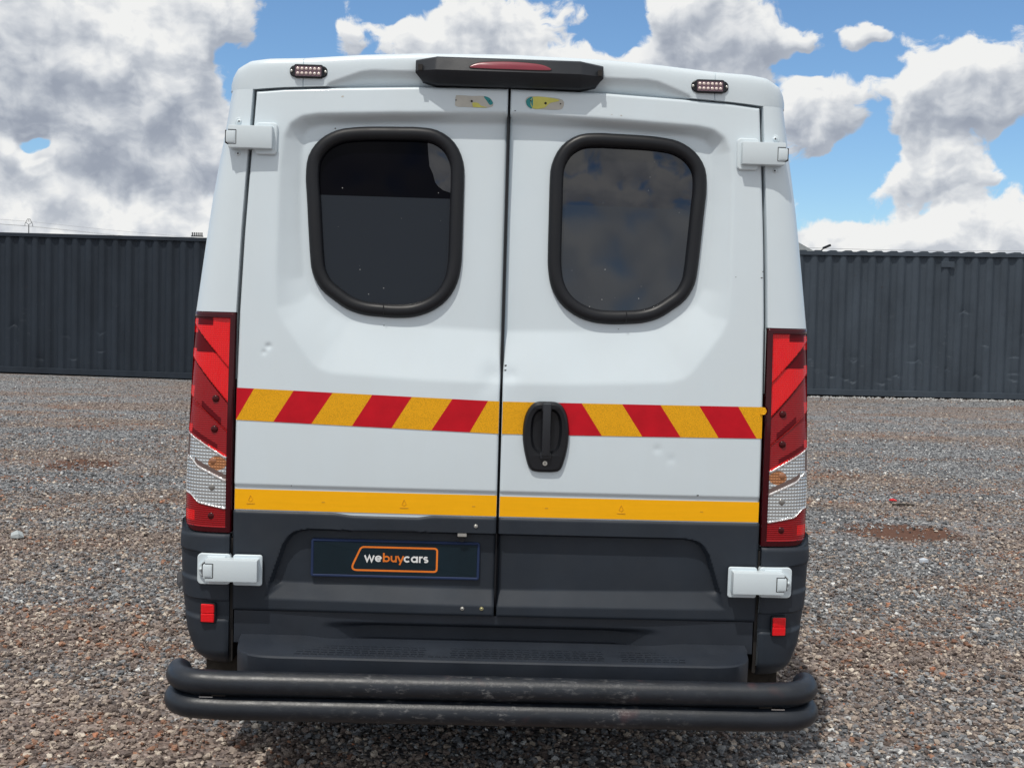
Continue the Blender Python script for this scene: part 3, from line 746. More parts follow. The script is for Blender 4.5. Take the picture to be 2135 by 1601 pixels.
# --- hinges
def hinge(s, upper):
    h = empty('door_hinge', (0, 0, 0), 0, van)
    fl = lambda P: [(s * x, z) for x, z in P]
    def Bx(mb, x0, z0, x1, z1, y0, y1, bev): mb.box((min(s * x0, s * x1), y0, z0), (max(s * x0, s * x1), y1, z1), bev=bev)
    if upper:
        zc_ = 2.036; y0 = float(base(.8, zc_))
        sf = lambda x, z: float(base(x, z)) + .001
        mb = MB(); loft(mb, fl(round_rect(.736, 1.984, .806, 2.086, .012)), [(0, 0), (0, .010), (.003, .013)], sf); mb.build('hinge_plate', M_hinge, h, True, 30)
        mb = MB(); Bx(mb, .747, 2.000, .886, 2.071, y0 - .040, y0 + .035, .004); mb.build('hinge_arm', M_hinge, h, True, 30)
        mb = MB(); Bx(mb, .862, 2.015, .893, 2.053, y0 - .0425, y0 + .02, .006); mb.build('hinge_knuckle', M_hinge, h, True, 30)
        mb = MB(); Bx(mb, .8595, 2.012, .8612, 2.056, y0 - .0408, y0 - .03, 0); Bx(mb, .8912, 2.014, .8955, 2.054, y0 - .037, y0 + .02, 0); Bx(mb, .861, 2.0545, .8855, 2.0565, y0 - .0408, y0 - .03, 0); Bx(mb, .861, 2.0112, .8855, 2.0132, y0 - .0408, y0 - .03, 0)
        build_each(mb, 'hinge_slot', M_jamb, h)
        for zb2 in (2.089, 1.986):
            yy = float(base(.86, zb2)) + .012
            lug = MB(); loft(lug, fl(round_rect(.846, zb2 - .014, .876, zb2 + .014, .0135)), [(0, -.02), (0, .006), (.002, .008)], lambda x, z: yy, flat=True); L_ = lug.build('hinge_lug', M_hinge, h, True, 30)
            b_ = MB(); b_.dome((s * .861, yy - .008, zb2), (0, -1, 0), .0085, .006, 14); b_.build('bolt', M_hinge, L_, True)
            c_ = MB(); c_.cyl((s * .861, yy - .0142, zb2), (0, -1, 0), .0028, .0012, 6); c_.build('bolt_socket', M_jamb, L_)
    else:
        y0 = -.006; sf = lambda x, z: y0 + .001
        mb = MB(); loft(mb, fl(round_rect(.745, .614, .837, .713, .008)), [(0, 0), (0, .005), (.002, .007)], sf); mb.build('hinge_plate', M_hinge, h, True, 30)
        mb = MB(); loft(mb, fl(round_rect(.846, .614, .952, .713, .014)), [(0, -.03), (0, -.003), (.002, -.001)], sf); mb.build('hinge_plate', M_hinge, h, True, 30)
        mb = MB(); yq = y0 - .002
        tri_ = fl([(.862, .706), (.918, .706), (.947, .672), (.947, .656), (.918, .622), (.862, .622)])
        loft(mb, tri_, [(0, -.004), (0, .006), (.001, .007)], lambda x, z: yq, flat=True); mb.build('hinge_bracket', M_hinge, h, True, 30)
        mb = MB(); Bx(mb, .753, .6335, .917, .7035, y0 - .046, y0 + .002, .004); mb.build('hinge_arm', M_hinge, h, True, 30)
        mb = MB(); Bx(mb, .894, .648, .924, .688, y0 - .0485, y0 + .004, .006); mb.build('hinge_knuckle', M_hinge, h, True, 30)
        mb = MB(); Bx(mb, .8905, .645, .893, .691, y0 - .0468, y0 - .03, 0); Bx(mb, .922, .648, .927, .688, y0 - .042, y0, 0); Bx(mb, .893, .6895, .917, .6915, y0 - .0468, y0 - .03, 0); Bx(mb, .893, .6445, .917, .6465, y0 - .0468, y0 - .03, 0)
        build_each(mb, 'hinge_slot', M_jamb, h)
        b_ = MB(); b_.cyl((s * .9375, yq - .005, .665), (0, -1, 0), .0085, .003, 18); b_.dome((s * .9375, yq - .008, .665), (0, -1, 0), .006, .005, 14); b_.build('bolt', M_hinge, h, True)
for s in (-1, 1): hinge(s, True); hinge(s, False)

# --- tail lamps
def lamp(s):
    t_ = empty('tail_light', (0, 0, 0), 0, van)
    XI = .851
    def wl(z): return np.minimum(wout(z), 1.012) + .001
    U = np.linspace(0, 1, 84); V = np.linspace(0, 1, 350)
    if s < 0: U = U[::-1]
    Z0, Z1 = .779, 1.4795
    def botc(u):  # rounded lower outer corner
        return Z0 + .042 * (1 - np.sqrt(np.clip(1 - np.clip((u - .68) / .32, 0, 1) ** 2.2, 0, 1)))
    def xf(u, v):
        z = Z0 + v * (Z1 - Z0); th = u * math.pi / 2
        return s * (XI + (wl(z) - XI) * np.sin(th) ** .85)
    def zf(u, v): return botc(np.sin(u * math.pi / 2) ** .85) + v * (Z1 - botc(np.sin(u * math.pi / 2) ** .85))
    lines = lambda ax, za, xa, zb2, xb: za + (zb2 - za) * (ax - xa) / (xb - xa)
    d1 = lambda ax: lines(ax, 1.418, .972, 1.305, .870)
    d2 = lambda ax: lines(ax, 1.315, .977, 1.196, .871)
    d3 = lambda ax: lines(ax, 1.203, .987, 1.106, .872)
    wl1 = lambda ax: lines(ax, 1.083, .989, 1.017, .869)
    wl2 = lambda ax: lines(ax, .998, .991, .944, .869) + .012 * sstep((ax - .96) / .03)
    wl3 = lambda ax: lines(ax, .877, .992, .855, .868) + .02 * sstep((ax - .955) / .04)
    FR, BR, DP, WG, CL, AM, BN, LN, LR = range(9)
    def region(x, z):
        ax = np.abs(x); w_ = wl(z); r = np.full(ax.shape, FR)
        lens_in = (ax > .869) & (ax < w_ - .006)
        up = lens_in & (z > wl1(ax)) & (z < 1.462)
        r = np.where(up, DP, r)
        r = np.where(up & (z > d1(ax)), BR, r)
        r = np.where(up & (z <= d1(ax)) & (z > d2(ax)), WG, r)
        top2 = 1.352 - .02 * sstep((.93 - ax) / .06)
        r = np.where(up & (z <= np.minimum(d1(ax), top2)) & (z > d2(ax)), BR, r)
        r = np.where(up & (z > d1(ax)) & (z > 1.438) & (ax > .925), WG, r)
        # dark wedges under the lower ribs
        r = np.where(up & (z <= d2(ax)) & (z > d2(ax) - .006), WG, r)
        r = np.where(up & (z < d3(ax) + .022) & (z > d3(ax)) & (ax < .955) & (ax > .89), WG, r)
        r = np.where(up & (z < d3(ax)) & (z > d3(ax) - .004), BR, r)
        r = np.where(up & (z < wl1(ax) + .026) & (z > wl1(ax) + .010) & (ax > .90), WG, r)
        r = np.where(up & (z < wl1(ax) + .010) & (ax < .93), BR, r)
        for (zc2, h2) in ((1.435, .022), (1.345, .018), (1.225, .018), (1.108, .012)):
            r = np.where(up & (np.abs(z - zc2) < h2) & (ax > w_ - .020), BR, r)
        am = (ax > .869) & (ax < w_ - .004) & (z <= wl1(ax)) & (z > wl2(ax))
        r = np.where(am, CL, r)
        r = np.where(am & (((ax - .898) / .030) ** 2 + ((z - 1.000) / .022) ** 2 < 1), AM, r)
        r = np.where(am & (z < wl2(ax) + .020) & (ax < .975), BN, r)
        r = np.where(am & (ax > w_ - .016), BN, r)
        cl = (ax > .869) & (ax < w_ - .004) & (z <= wl2(ax)) & (z > wl3(ax)); r = np.where(cl, CL, r)
        lo = (ax > .869) & (ax < w_ - .005) & (z <= wl3(ax)) & (z > .796) ; r = np.where(lo, DP, r)
        r = np.where(lo & (ax > .972) & (z < .845) & (z > .812), BR, r)
        on = (ax > .868) & (ax < w_ - .002)
        for fz, hw in ((wl1, .0030), (wl2, .0036), (wl3, .0022)): r = np.where(on & (np.abs(z - fz(ax)) < hw), LN, r)
        r = np.where((z < wl1(ax)) & (z > wl3(ax)) & (np.abs(ax - (w_ - .0045)) < .0022), LN, r)
        return r
    def yf(X, Z):
        ax = np.abs(X); th = np.arcsin(np.clip((ax - XI) / (wl(Z) - XI), 0, 1) ** (1 / .85))
        y = base(np.minimum(ax, .9), Z) + .085 * (1 - np.cos(th) ** .9) - .004
        r = region(X, Z); y = y + np.where(r == FR, 0, .002) - np.where(r == LN, .003, 0)
        f = np.where(Z > d1(ax), Z - d1(ax), np.where(Z > d2(ax), Z - d2(ax), np.where(Z > d3(ax), Z - d3(ax), np.clip(Z - wl1(ax), 0, .1))))
        y = y + np.where((r == BR) | (r == DP) | (r == WG), .05 * np.clip(f, 0, .12), 0)
        e = np.minimum(Z1 - Z, ax - XI); return y + .006 * np.clip(1 - e / .008, 0, 1) ** 2
    sets = {'lamp_housing': ([L_frame], lambda r: r == FR), 'red_lens': ([L_red, L_deep, L_wedge], None), 'indicator_lens': ([L_clear, L_amber, L_brown], None),
            'reversing_lens': ([L_clear], None), 'fog_lens': ([L_deep, L_red], None), 'divider': ([L_line], lambda r: r == LN)}
    def zone(name):
        def k(x, z):
            r = region(x, z); ax = np.abs(x)
            if name == 'lamp_housing': return r == FR
            if name == 'divider': return r == LN
            if name == 'red_lens': return ((r == BR) | (r == DP) | (r == WG)) & (z > wl1(ax))
            if name == 'indicator_lens': return ((r == CL) | (r == AM) | (r == BN)) & (z > wl2(ax))
            if name == 'reversing_lens': return (r == CL) & (z <= wl2(ax))
            return ((r == BR) | (r == DP) | (r == WG)) & (z < wl3(ax) + .01)
        return k
    def mids(name):
        mp = {'red_lens': {BR: 0, DP: 1, WG: 2}, 'indicator_lens': {CL: 0, AM: 1, BN: 2}, 'fog_lens': {DP: 0, BR: 1, WG: 0}}.get(name)
        if not mp: return None
        def m(x, z):
            r = region(x, z); o_ = np.zeros(r.shape, int)
            for a_, b_ in mp.items(): o_ = np.where(r == a_, b_, o_)
            return o_
        return m
    for name, (mats, _) in sets.items():
        grid_surf(name, U, V, xf, zf, yf, mats, t_, .04 if name == 'lamp_housing' else 0, zone(name), mids(name), True, 60)
    for (x, z, m_) in ((.908, 1.205, L_bulb), (.910, 1.108, L_bulb), (.911, 1.006, L_bulb_amber), (.913, .922, L_bulb_clear), (.915, .830, L_bulb)):
        mb = MB(); y = float(base(.9, z)) + .085 * (1 - math.cos(math.asin(((x - XI) / .155) ** (1 / .85))) ** .9) - .001
        mb.dome((s * x, y, z), (0, -1, 0), .0115, .005, 20); mb.build('bulb', m_, t_, True)
for s in (-1, 1): lamp(s)

# --- bumper corners with reflector
def corner_part(s):
    U = np.linspace(0, 1, 40); V = np.linspace(0, 1, 150)
    if s < 0: U = U[::-1]
    Z0, Z1 = .352, .774; XI = .853
    def botz(u): return Z0 + .014 * u ** 3
    def xf(u, v): z = Z0 + v * (Z1 - Z0); return s * (XI + (wout(z) + .004 - XI) * np.sin(u * math.pi / 2) ** .85)
    def zf(u, v):
        zt_ = Z1 + .034 * (1 - np.sqrt(np.clip(1 - np.clip((np.sin(u * 1.5708) ** .85 - .66) / .34, 0, 1) ** 2.2, 0, 1)))
        return botz(u) + v * (zt_ - botz(u))
    def yf(X, Z):
        ax = np.abs(X); w_ = wout(Z) + .004; q = np.clip((ax - XI) / (w_ - XI), 0, 1); th = np.arcsin(q ** (1 / .85))
        y = .012 + .085 * (1 - np.cos(th) ** .9) - .012
        curve = .016 * q ** 3
        zz_ = Z - curve * .6
        pr = sstep((zz_ - .712) / .004)                       # lip under the lamp
        rec = sstep((.714 - zz_) / .004) * sstep((zz_ - .618) / .014) + sstep((.562 - zz_) / .004) * sstep((zz_ - .492) / .016)
        y = y + .009 * rec - .004 * pr + .05 * np.clip((.40 - Z) / .06, 0, 1) ** 2
        return y + .006 * np.clip(1 - (ax - XI) / .01, 0, 1) ** 2 + .005 * np.clip(1 - (Z1 - Z) / .012, 0, 1) ** 2
    p = grid_surf('bumper_corner', U, V, xf, zf, yf, M_grey, van, .05)
    mb = MB(); sf = lambda x, z: -.0015 + .085 * (1 - math.cos(math.asin(((.892 - XI) / .16) ** (1 / .85))) ** .9) + (x * s - .892) * .10
    fl = lambda P: [(s * x, z) for x, z in P]
    loft(mb, fl(round_rect(.892, .488, .943, .553, .006)), [(0, -.02), (0, .004), (.003, .005)], sf); mb.build('reflector_bezel', M_black, p, True, 30)
    for z0, z1 in ((.4915, .5195), (.5205, .5495)):
        mb = MB(); loft(mb, fl(round_rect(.896, z0, .939, z1, .003)), [(0, 0), (.0, .008), (.002, .010)], sf); mb.build('reflector', M_reflector, p, True, 30)
    # inner side and splash panel beneath
    mb = MB(); mb.box((min(s * .842, s * .852), .02, .36), (max(s * .842, s * .852), .12, .76)); mb.build('trim_channel', M_jamb, p)
    mb = MB(); mb.box((min(s * .80, s * .945), .10, .22), (max(s * .80, s * .945), .115, .42), bev=.004); mb.build('mud_flap', M_underbody, van)
for s in (-1, 1): corner_part(s)

# --- rear panel and step
U = np.linspace(-.836, .836, 200); V = np.linspace(0, 1, 30)
def yb_(X, Z):
    ax = np.abs(X + .01); mid = sstep((.56 - ax) / .20)
    return .010 + .045 * mid * sstep((.500 - Z) / .022)
grid_surf('rear_panel', U, V, lambda u, v: u, lambda u, v: .425 + v * .104, yb_, M_grey_dark, van, .03)
def yfront(x):
    ax = np.abs(x); return -.165 + .115 * (1 - np.sqrt(np.clip(1 - np.clip((ax - .66) / .152, 0, 1) ** 2.6, 0, 1))) + .008 * (ax / .8) ** 2
X_ = np.concatenate([np.linspace(-.812, -.66, 24), np.linspace(-.65, .65, 90), np.linspace(.66, .812, 24)])
rows = []
for x in X_:
    yf0 = float(yfront(x)); e = .010 * sstep((abs(x) - .70) / .1)
    yback = .06
    rise = .014 * float(sstep((abs(x + .01) - .46) / .16))
    rows.append([(x, yback, .440 + rise), (x, .01, .438 + rise), (x, -.03, .4365 + rise * .6), (x, yf0 + .010, .434), (x, yf0 + .003, .4325), (x, yf0, .427), (x, yf0 + .004, .38), (x, yf0 + .010, .30), (x, yf0 + .06, .295)])
n = len(rows[0]); vs = [v for r in rows for v in r]; fs = [(i * n + k, i * n + k + 1, (i + 1) * n + k + 1, (i + 1) * n + k) for i in range(len(rows) - 1) for k in range(n - 1)]
o = len(vs)
for e_, flip in ((0, False), (len(rows) - 1, True)):
    f = tuple(e_ * n + k for k in range(n)); fs.append(f[::-1] if not flip else f)
stp = link_mesh('rear_step', vs, fs, M_grey_dark, van, True, None, 28)
mb = MB()
for (xa, xb) in ((-.62, -.215), (-.14, .345), (.395, .60)):
    nn_ = int((xb - xa) / .0245)
    for i in range(nn_):
        for j in range(5):
            if (xa < -.5 and i < 3 and j > 2 + i * .5) : continue
            x = xa + (xb - xa) * i / nn_; y = -.140 + j * .022
            mb.box((x + .002 + .004 * (j % 2), y, .434), (x + .020 + .004 * (j % 2), y + .006, .4392))
for i in range(3): mb.box((-.205 + i * .022, -.140, .434), (-.189 + i * .022, -.134, .4392))
tag(mb.build('tread_ribs', M_grey_dark, stp), kind='stuff')

# --- tubular rear bars
M_bar, t, b = new_mat('bar_black_paint'); c = coords(t)
s3 = t.node('ShaderNodeSeparateXYZ'); t.link(c, s3.inputs[0])
midm = t.rng(t.math('ABSOLUTE', s3.outputs[0]), .72, .40)
wear = t.math('MULTIPLY', t.rng(t.noise(t.vmath('MULTIPLY', c, (1, 2.2, 2.2)), 34, 8, .75), .54, .64), t.rng(t.noise(c, 5, 4, .6), .40, .60))
wear = t.math('MULTIPLY', wear, t.math('MULTIPLY', midm, .4))
col = t.mix(t.rng(t.noise(c, 9, 6, .65), .35, .7), (.006, .009, .014), (.013, .017, .025))
col = t.mix(wear, col, (.26, .26, .26))
red = t.math('MULTIPLY', t.rng(t.noise(c, 4.3, 3, .6), .62, .72), .5)
col = t.mix(red, col, (.10, .03, .025))
t.link(col, b.inputs['Base Color'])
t.put(b.inputs['Roughness'], t.math('ADD', t.rng(t.noise(c, 20, 5, .7), .3, .7, .34, .50), t.math('MULTIPLY', wear, .1)))
t.link(t.bump(t.math('SUBTRACT', t.noise(c, 160, 4, .6), wear), .25, .002), b.inputs['Normal'])
bar = empty('rear_bar', (0, 0, 0), 0, van)
def bar_path(z, xe, ybar):
    out = []
    R_ = .098
    for k in range(10):
        a = k / 9 * rad(82); out.append((-(xe - R_ + R_ * math.sin(a)), ybar + R_ - R_ * math.cos(a), z))
    out = [(-(xe + .001), ybar + R_ + .012, z)] + out[::-1]
    return out + [(x_, ybar - .004, z - .0015) for x_ in np.linspace(-.8, .8, 9)] + [(-p[0], p[1], p[2]) for p in out[::-1]]
for (z, xe) in ((.3795, .966), (.3045, .971)):
    mb = MB(); mb.tube(bar_path(z, xe, -.25), .0362, 28); tb = mb.build('bar_tube', M_bar, bar, True, 60)
    mb = MB()
    for s in (-1, 1): mb.dome((s * (xe + .002), -.25 + .098 + .012, z), (0, 1, 0), .0345, .006, 28)
    build_each(mb, 'end_cap', M_black, tb, True)
mb = MB()
for x in (-.55, .55):
    mb.box((x - .03, -.235, .28), (x + .03, .2, .288)); mb.box((x - .004, -.222, .28), (x + .004, .2, .34))
for s in (-1, 1): mb.box((min(s * .80, s * .84), -.262, .3395), (max(s * .80, s * .84), -.24, .3445))
build_each(mb, 'bar_bracket', M_underbody, bar)
mb = MB()
for s in (-1, 1): mb.box((min(s * .835, s * .875), -.2725, .3385), (max(s * .835, s * .875), -.262, .3415))
build_each(mb, 'weld_bead', M_chrome, bar)

# --- high brake lamp housing
bh = empty('brake_light', (0, 0, 0), 0, van)
mb = MB()
xs = [-.301, -.297, -.240, -.232, .222, .230, .292, .297]
prof_mid = [(.135, 2.309), (.060, 2.3075), (.050, 2.302), (.036, 2.262), (.040, 2.254), (.066, 2.226), (.074, 2.2225), (.14, 2.2225)]
prof_end = [(.135, 2.299), (.082, 2.2985), (.074, 2.293), (.066, 2.262), (.068, 2.256), (.080, 2.236), (.085, 2.2335), (.14, 2.2335)]
def lerp(a, b, t_): return [(a_[0] + (b_[0] - a_[0]) * t_, a_[1] + (b_[1] - a_[1]) * t_) for a_, b_ in zip(a, b)]
ts = [1, .92, .12, 0, 0, .12, .92, 1]
rows = [[(x, y, z) for (y, z) in lerp(prof_mid, prof_end, t_)] for x, t_ in zip(xs, ts)]
# the ends taper in at the bottom
for i in (0, 1, 6, 7):
    rows[i] = [(x * (.93 if k >= 5 else 1.0), y, z) for k, (x, y, z) in enumerate(rows[i])]
n = 8; vs = [v for r in rows for v in r]; fs = [(i * n + k, (i + 1) * n + k, (i + 1) * n + k + 1, i * n + k + 1) for i in range(7) for k in range(n - 1)]
fs = [f[::-1] for f in fs]; fs += [tuple(range(n))[::-1], tuple(7 * n + k for k in range(n))]
mb.add(vs, fs); mb.build('lamp_cover', plastic('cover_plastic', (.017, .020, .026), .45, .1, .2, .35), bh, True, 25)
def facey(z): return .050 - (2.302 - z) / .040 * .014
LZ = catmull([(-.128, 2.2725), (-.118, 2.282), (-.085, 2.291), (0, 2.2955), (.085, 2.291), (.118, 2.282), (.128, 2.2725), (.10, 2.2700), (0, 2.2695), (-.10, 2.2700)], True, 4)
mb = MB(); loft(mb, LZ, [(-.0022, -.004), (-.0022, .0012), (.0, .0016)], lambda x, z: facey(z)); mb.build('lens_surround', M_jamb, bh, True)
mb = MB(); loft(mb, LZ, [(.0, .0), (.0005, .0028), (.002, .0036)], lambda x, z: facey(z)); mb.build('red_lens', M_brakelens, bh, True)
for s in (-1, 1):
    mb = MB(); mb.box((min(s * .278, s * .292), .050, 2.262), (max(s * .278, s * .292), .066, 2.280)); mb.build('fixing_recess', M_jamb, bh)

# --- strobe lights on the header
M_led_bg = simple('led_board', (.12, .055, .08), .4, .2, .8); M_led = simple('led_lens', (.85, .72, .66), .12, .1, .6)
def yhead(x, z):
    zb_, zt_ = float(head_bot(x)), float(roof_z(x)); vv_ = math.asin(min(1, max(0, (z - zb_) / (zt_ - zb_)))) / (math.pi / 2)
    return float(base(min(abs(x), .85), zb_)) - .004 + .055 * (1 - math.sqrt(max(0, 1 - vv_ ** 3)))
for s in (-1, 1):
    cx_, cz = s * .643, (2.2535 if s < 0 else 2.2485); y0 = yhead(cx_, cz) ; yy = lambda x, z: y0 + .002 + (z - cz) * .10
    lt = empty('strobe_light', (0, 0, 0), 0, van)
    out = round_rect(cx_ - .060, cz - .0185, cx_ + .060, cz + .0185, .016); inn = round_rect(cx_ - .047, cz - .0215, cx_ + .047, cz + .0215, .008)
    mb = MB(); loft(mb, out, [(0, -.012), (0, .004), (.003, .006)], yy); loft(mb, inn, [(0, -.012), (0, .009), (.003, .012), (.005, .012), (.006, .010)], yy); mb.build('housing', M_black, lt, True, 30)
    mb = MB(); loft(mb, round_rect(cx_ - .042, cz - .0165, cx_ + .042, cz + .0165, .003), [(0, 0), (0, .0108)], yy); mb.build('led_board', M_led_bg, lt)
    for i in range(6):
        for j in range(2):
            x = cx_ - .0335 + i * .0134; z = cz - .0075 + j * .015
            mb = MB(); mb.dome((x, yy(x, z) - .0108, z), (0, -1, 0), .0052, .0035, 12); mb.build('led', M_led, lt, True)
    for e in (-1, 1):
        mb = MB(); mb.dome((cx_ + e * .0540, yy(cx_, cz) - .006, cz), (0, -1, 0), .005, .004, 12); mb.build('bolt', M_bolt, lt, True)

# --- number plate with lettering
np_ = empty('number_plate', (0, 0, 0), 0, van)
yp = clad_f(-.3, .7) - .004; yflat = lambda x, z: yp + (z - .7) * .02
PR = round_rect(-.595, .644, -.054, .7655, .008)
M_plate_rim = simple('plate_rim', (.02, .035, .09), .6, spec=.2); M_plate = simple('plate_face', (.005, .015, .023), .4, spec=.25)
mb = MB(); loft(mb, PR, [(0, -.01), (0, .003), (.002, .0055), (.006, .0055), (.009, .003)], yflat); mb.build('plate_holder', M_plate_rim, np_, True, 30)
mb = MB(); loft(mb, offset_poly(PR, .009), [(0, .0), (0, .0042)], yflat); mb.build('plate', M_plate, np_)
mb = MB(); rim = [(x, yflat(x, z) - .0045, z) for x, z in offset_poly(PR, .0008)]; mb.tube(rim, .0006, 6, closed=True); mb.build('plate_edge', M_plate_rim, np_, True)
mb = MB()
for x in (-.46, -.32, -.16): mb.box((x - .014, yp - .0062, .6465), (x + .014, yp - .003, .6495))
build_each(mb, 'plate_clip', M_chrome, np_)
M_orange = simple('print_orange', (.80, .19, .012), .45); M_pw = simple('print_white', (.82, .82, .82), .45)
def stroke(mb, pts, w, off, closed=False):
    P = np.array(pts, float); K = len(P); L = []; R_ = []
    for i in range(K):
        a = P[i - 1] if (i > 0 or closed) else P[i]; b_ = P[(i + 1) % K] if (i < K - 1 or closed) else P[i]
        d1_ = (P[i] - a); d2_ = (b_ - P[i]); n1_ = np.array([-d1_[1], d1_[0]]); n2_ = np.array([-d2_[1], d2_[0]])
        n1_ = n1_ / (np.hypot(*n1_) + 1e-12); n2_ = n2_ / (np.hypot(*n2_) + 1e-12); nn = n1_ + n2_; l = np.hypot(*nn); nn = nn / l; k = 1 / max(.45, max(nn @ n1_, nn @ n2_))
        L.append(P[i] + nn * w / 2 * k); R_.append(P[i] - nn * w / 2 * k)
    vs = [(x, yflat(x, z) - off, z) for x, z in L] + [(x, yflat(x, z) - off, z) for x, z in R_]
    fs = [(i, i + K, (i + 1) % K + K, (i + 1) % K) for i in range(K if closed else K - 1)]; mb.add(vs, fs)
def arc(cx_, cz, rx, rz, a0, a1, n=14): return [(cx_ + rx * math.cos(rad(a0 + (a1 - a0) * k / n)), cz + rz * math.sin(rad(a0 + (a1 - a0) * k / n))) for k in range(n + 1)]
# logo outline
corners = [(-.4345, .7425), (-.191, .7425), (-.191, .6675), (-.468, .6675)]
def rounded(cs, rs, n=6):
    out = []; K = len(cs)
    for i in range(K):
        p = np.array(cs[i]); a = np.array(cs[i - 1]); b_ = np.array(cs[(i + 1) % K]); u1 = (a - p) / np.hypot(*(a - p)); u2 = (b_ - p) / np.hypot(*(b_ - p)); r = rs[i]
        s_, e_ = p + u1 * r, p + u2 * r
        for k in range(n + 1): t_ = k / n; out.append(tuple((1 - t_) ** 2 * s_ + 2 * t_ * (1 - t_) * p + t_ * t_ * e_))
    return out
mb = MB(); stroke(mb, rounded(corners, [.010, .010, .010, .022]), .0058, .0046, True); mb.build('logo_frame', M_orange, np_)
XH = .0205; W_ = .0052; zb0 = .6955
def letters():
    r = XH / 2; cz = zb0 + r; ro = r - W_ / 2; out = []
    def add(ch, colr_, strokes, w): out.append((ch, colr_, strokes, w))
    add('w', 0, [[(0, zb0 + XH), (.0068, zb0 + .001), (.0132, zb0 + XH * .93), (.0196, zb0 + .001), (.0264, zb0 + XH)]], .0264)
    def bowl(x): return arc(x + ro, cz, ro, ro, 0, 360, 24)
    add('e', 0, [arc(ro, cz, ro, ro, 0, 318, 22), [(W_ * .2, cz - .0002), (2 * ro, cz - .0002)]], 2 * ro)
    add('b', 1, [[(0, zb0), (0, zb0 + XH * 1.42)], bowl(0)], 2 * ro)
    add('u', 1, [[(0, zb0 + XH), (0, zb0 + r * .95)] + arc(ro * .86, zb0 + r * .95, ro * .86, r * .95 - W_ / 2, 180, 360, 14)[1:], [(ro * 1.72, zb0 + XH), (ro * 1.72, zb0)]], ro * 1.72)
    add('y', 1, [[(0, zb0 + XH), (.0088, zb0 + .001)], [(.0170, zb0 + XH), (.0058, zb0 - .0085)]], .0170)
    add('c', 0, [arc(ro, cz, ro, ro, 42, 318, 18)], 1.72 * ro)
    add('a', 0, [bowl(0), [(2 * ro, zb0 + XH), (2 * ro, zb0)]], 2 * ro)
    add('r', 0, [[(0, zb0), (0, zb0 + XH)], [(0, zb0 + r)] + arc(.0068, zb0 + XH - .0078, .0068, .0054, 180, 75, 8)], .0080)
    sr = (XH - W_) / 4
    add('s', 0, [arc(sr * 1.15, zb0 + XH - W_ / 2 - sr, sr * 1.25, sr, 35, 262, 12) + arc(sr * 1.15, zb0 + W_ / 2 + sr, sr * 1.25, sr, 85, -145, 12)[1:]], sr * 2.3)
    return out
LT = letters(); gap = .0024 + W_
gaps = {'w': .0018 + W_ * .6, 'u': .0014 + W_ * .6, 'b': gap - .001, 'y': W_ * .55, 'r': .0010 + W_ * .8}
tot = sum(l[3] for l in LT) + sum(gaps.get(l[0], gap) for l in LT[:-1]); x0 = -.4245 + .002; sc_ = (.206 - W_) / tot
x = x0
for (ch, ci, strokes, w) in LT:
    mb = MB()
    for k_, st in enumerate(strokes): stroke(mb, [(x + p[0] * sc_, p[1]) for p in st], W_, .0046 + .0002 * k_)
    mb.build('letter', M_orange if ci else M_pw, np_)
    x += (w + gaps.get(ch, gap)) * sc_

# --- bolts in the trim, small camera
for (x, z, m_) in ((-.069, .8235, M_bolt), (-.1055, .5560, M_bolt), (-.0435, .5570, M_brass)):
    mb = MB(); y = clad_f(x, z); mb.cyl((x, y + .002, z), (0, -1, 0), .0062, .0035, 16); mb.dome((x, y - .0015, z), (0, -1, 0), .0042, .003, 12); mb.build('trim_bolt', m_, van, True)
mb = MB(); mb.box((-.1265, clad_f(-.112, .78) - .026, .7865), (-.0975, clad_f(-.112, .78) - .004, .7985), bev=.002); pc = mb.build('plate_camera', simple('camera_grey', (.35, .34, .32), .5), van)
mb = MB(); mb.cyl((-.112, clad_f(-.112, .78) - .002, .7765), (0, -1, 0), .008, .018, 18); mb.build('camera_lens', M_black, pc, True)

# ================================================================== GROUND
def gh(x, y):
    x = np.asarray(x, float); y = np.asarray(y, float)
    h = .10 * sstep((x - 1.0) / 10.0) * sstep((y - 9) / 8.0)
    h = h + .02 * (smooth_rand(x + 50, y + 50, 3, .35) - .5) * sstep((np.hypot(x, y) - 1.5) / 3)
    h = h - .022 * np.exp(-(((x - 3.03) / .42) ** 2 + ((y - 4.70) / .30) ** 2)) - .015 * np.exp(-(((x + 3.75) / .38) ** 2 + ((y - 6.9) / .35) ** 2))
    return h
def grid_plane(name, xs, ys, mat, zoff=0.0):
    X, Y = np.meshgrid(xs, ys); Z = gh(X, Y) + zoff; idx = np.arange(X.size).reshape(X.shape)
    q = np.stack([idx[:-1, :-1], idx[:-1, 1:], idx[1:, 1:], idx[1:, :-1]], -1).reshape(-1, 4).tolist()
    return link_mesh(name, np.stack([X, Y, Z], -1).reshape(-1, 3).tolist(), q, mat, None, True)
def puddle_mask(t, P):
    a = None
    for (x, y, rx, ry, rz) in ((3.03, 4.68, .46, .36, -.30), (-3.75, 6.95, .36, .42, 0)):
        n_ = t.node('ShaderNodeMapping'); n_.vector_type = 'TEXTURE'; t.link(P, n_.inputs[0])
        n_.inputs['Location'].default_value = (x, y, 0); n_.inputs['Rotation'].default_value = (0, 0, rz); n_.inputs['Scale'].default_value = (rx, ry, 1e5)
        L = t.vmath('LENGTH', n_.outputs[0], out=1)
        L = t.math('ADD', L, t.math('MULTIPLY', t.math('SUBTRACT', t.noise(P, 5, 5, .65), .5), .6))
        m_ = t.rng(L, 1.15, .8, 0, 1, 'SMOOTHSTEP'); a = m_ if a is None else t.math('MAXIMUM', a, m_)
    return a
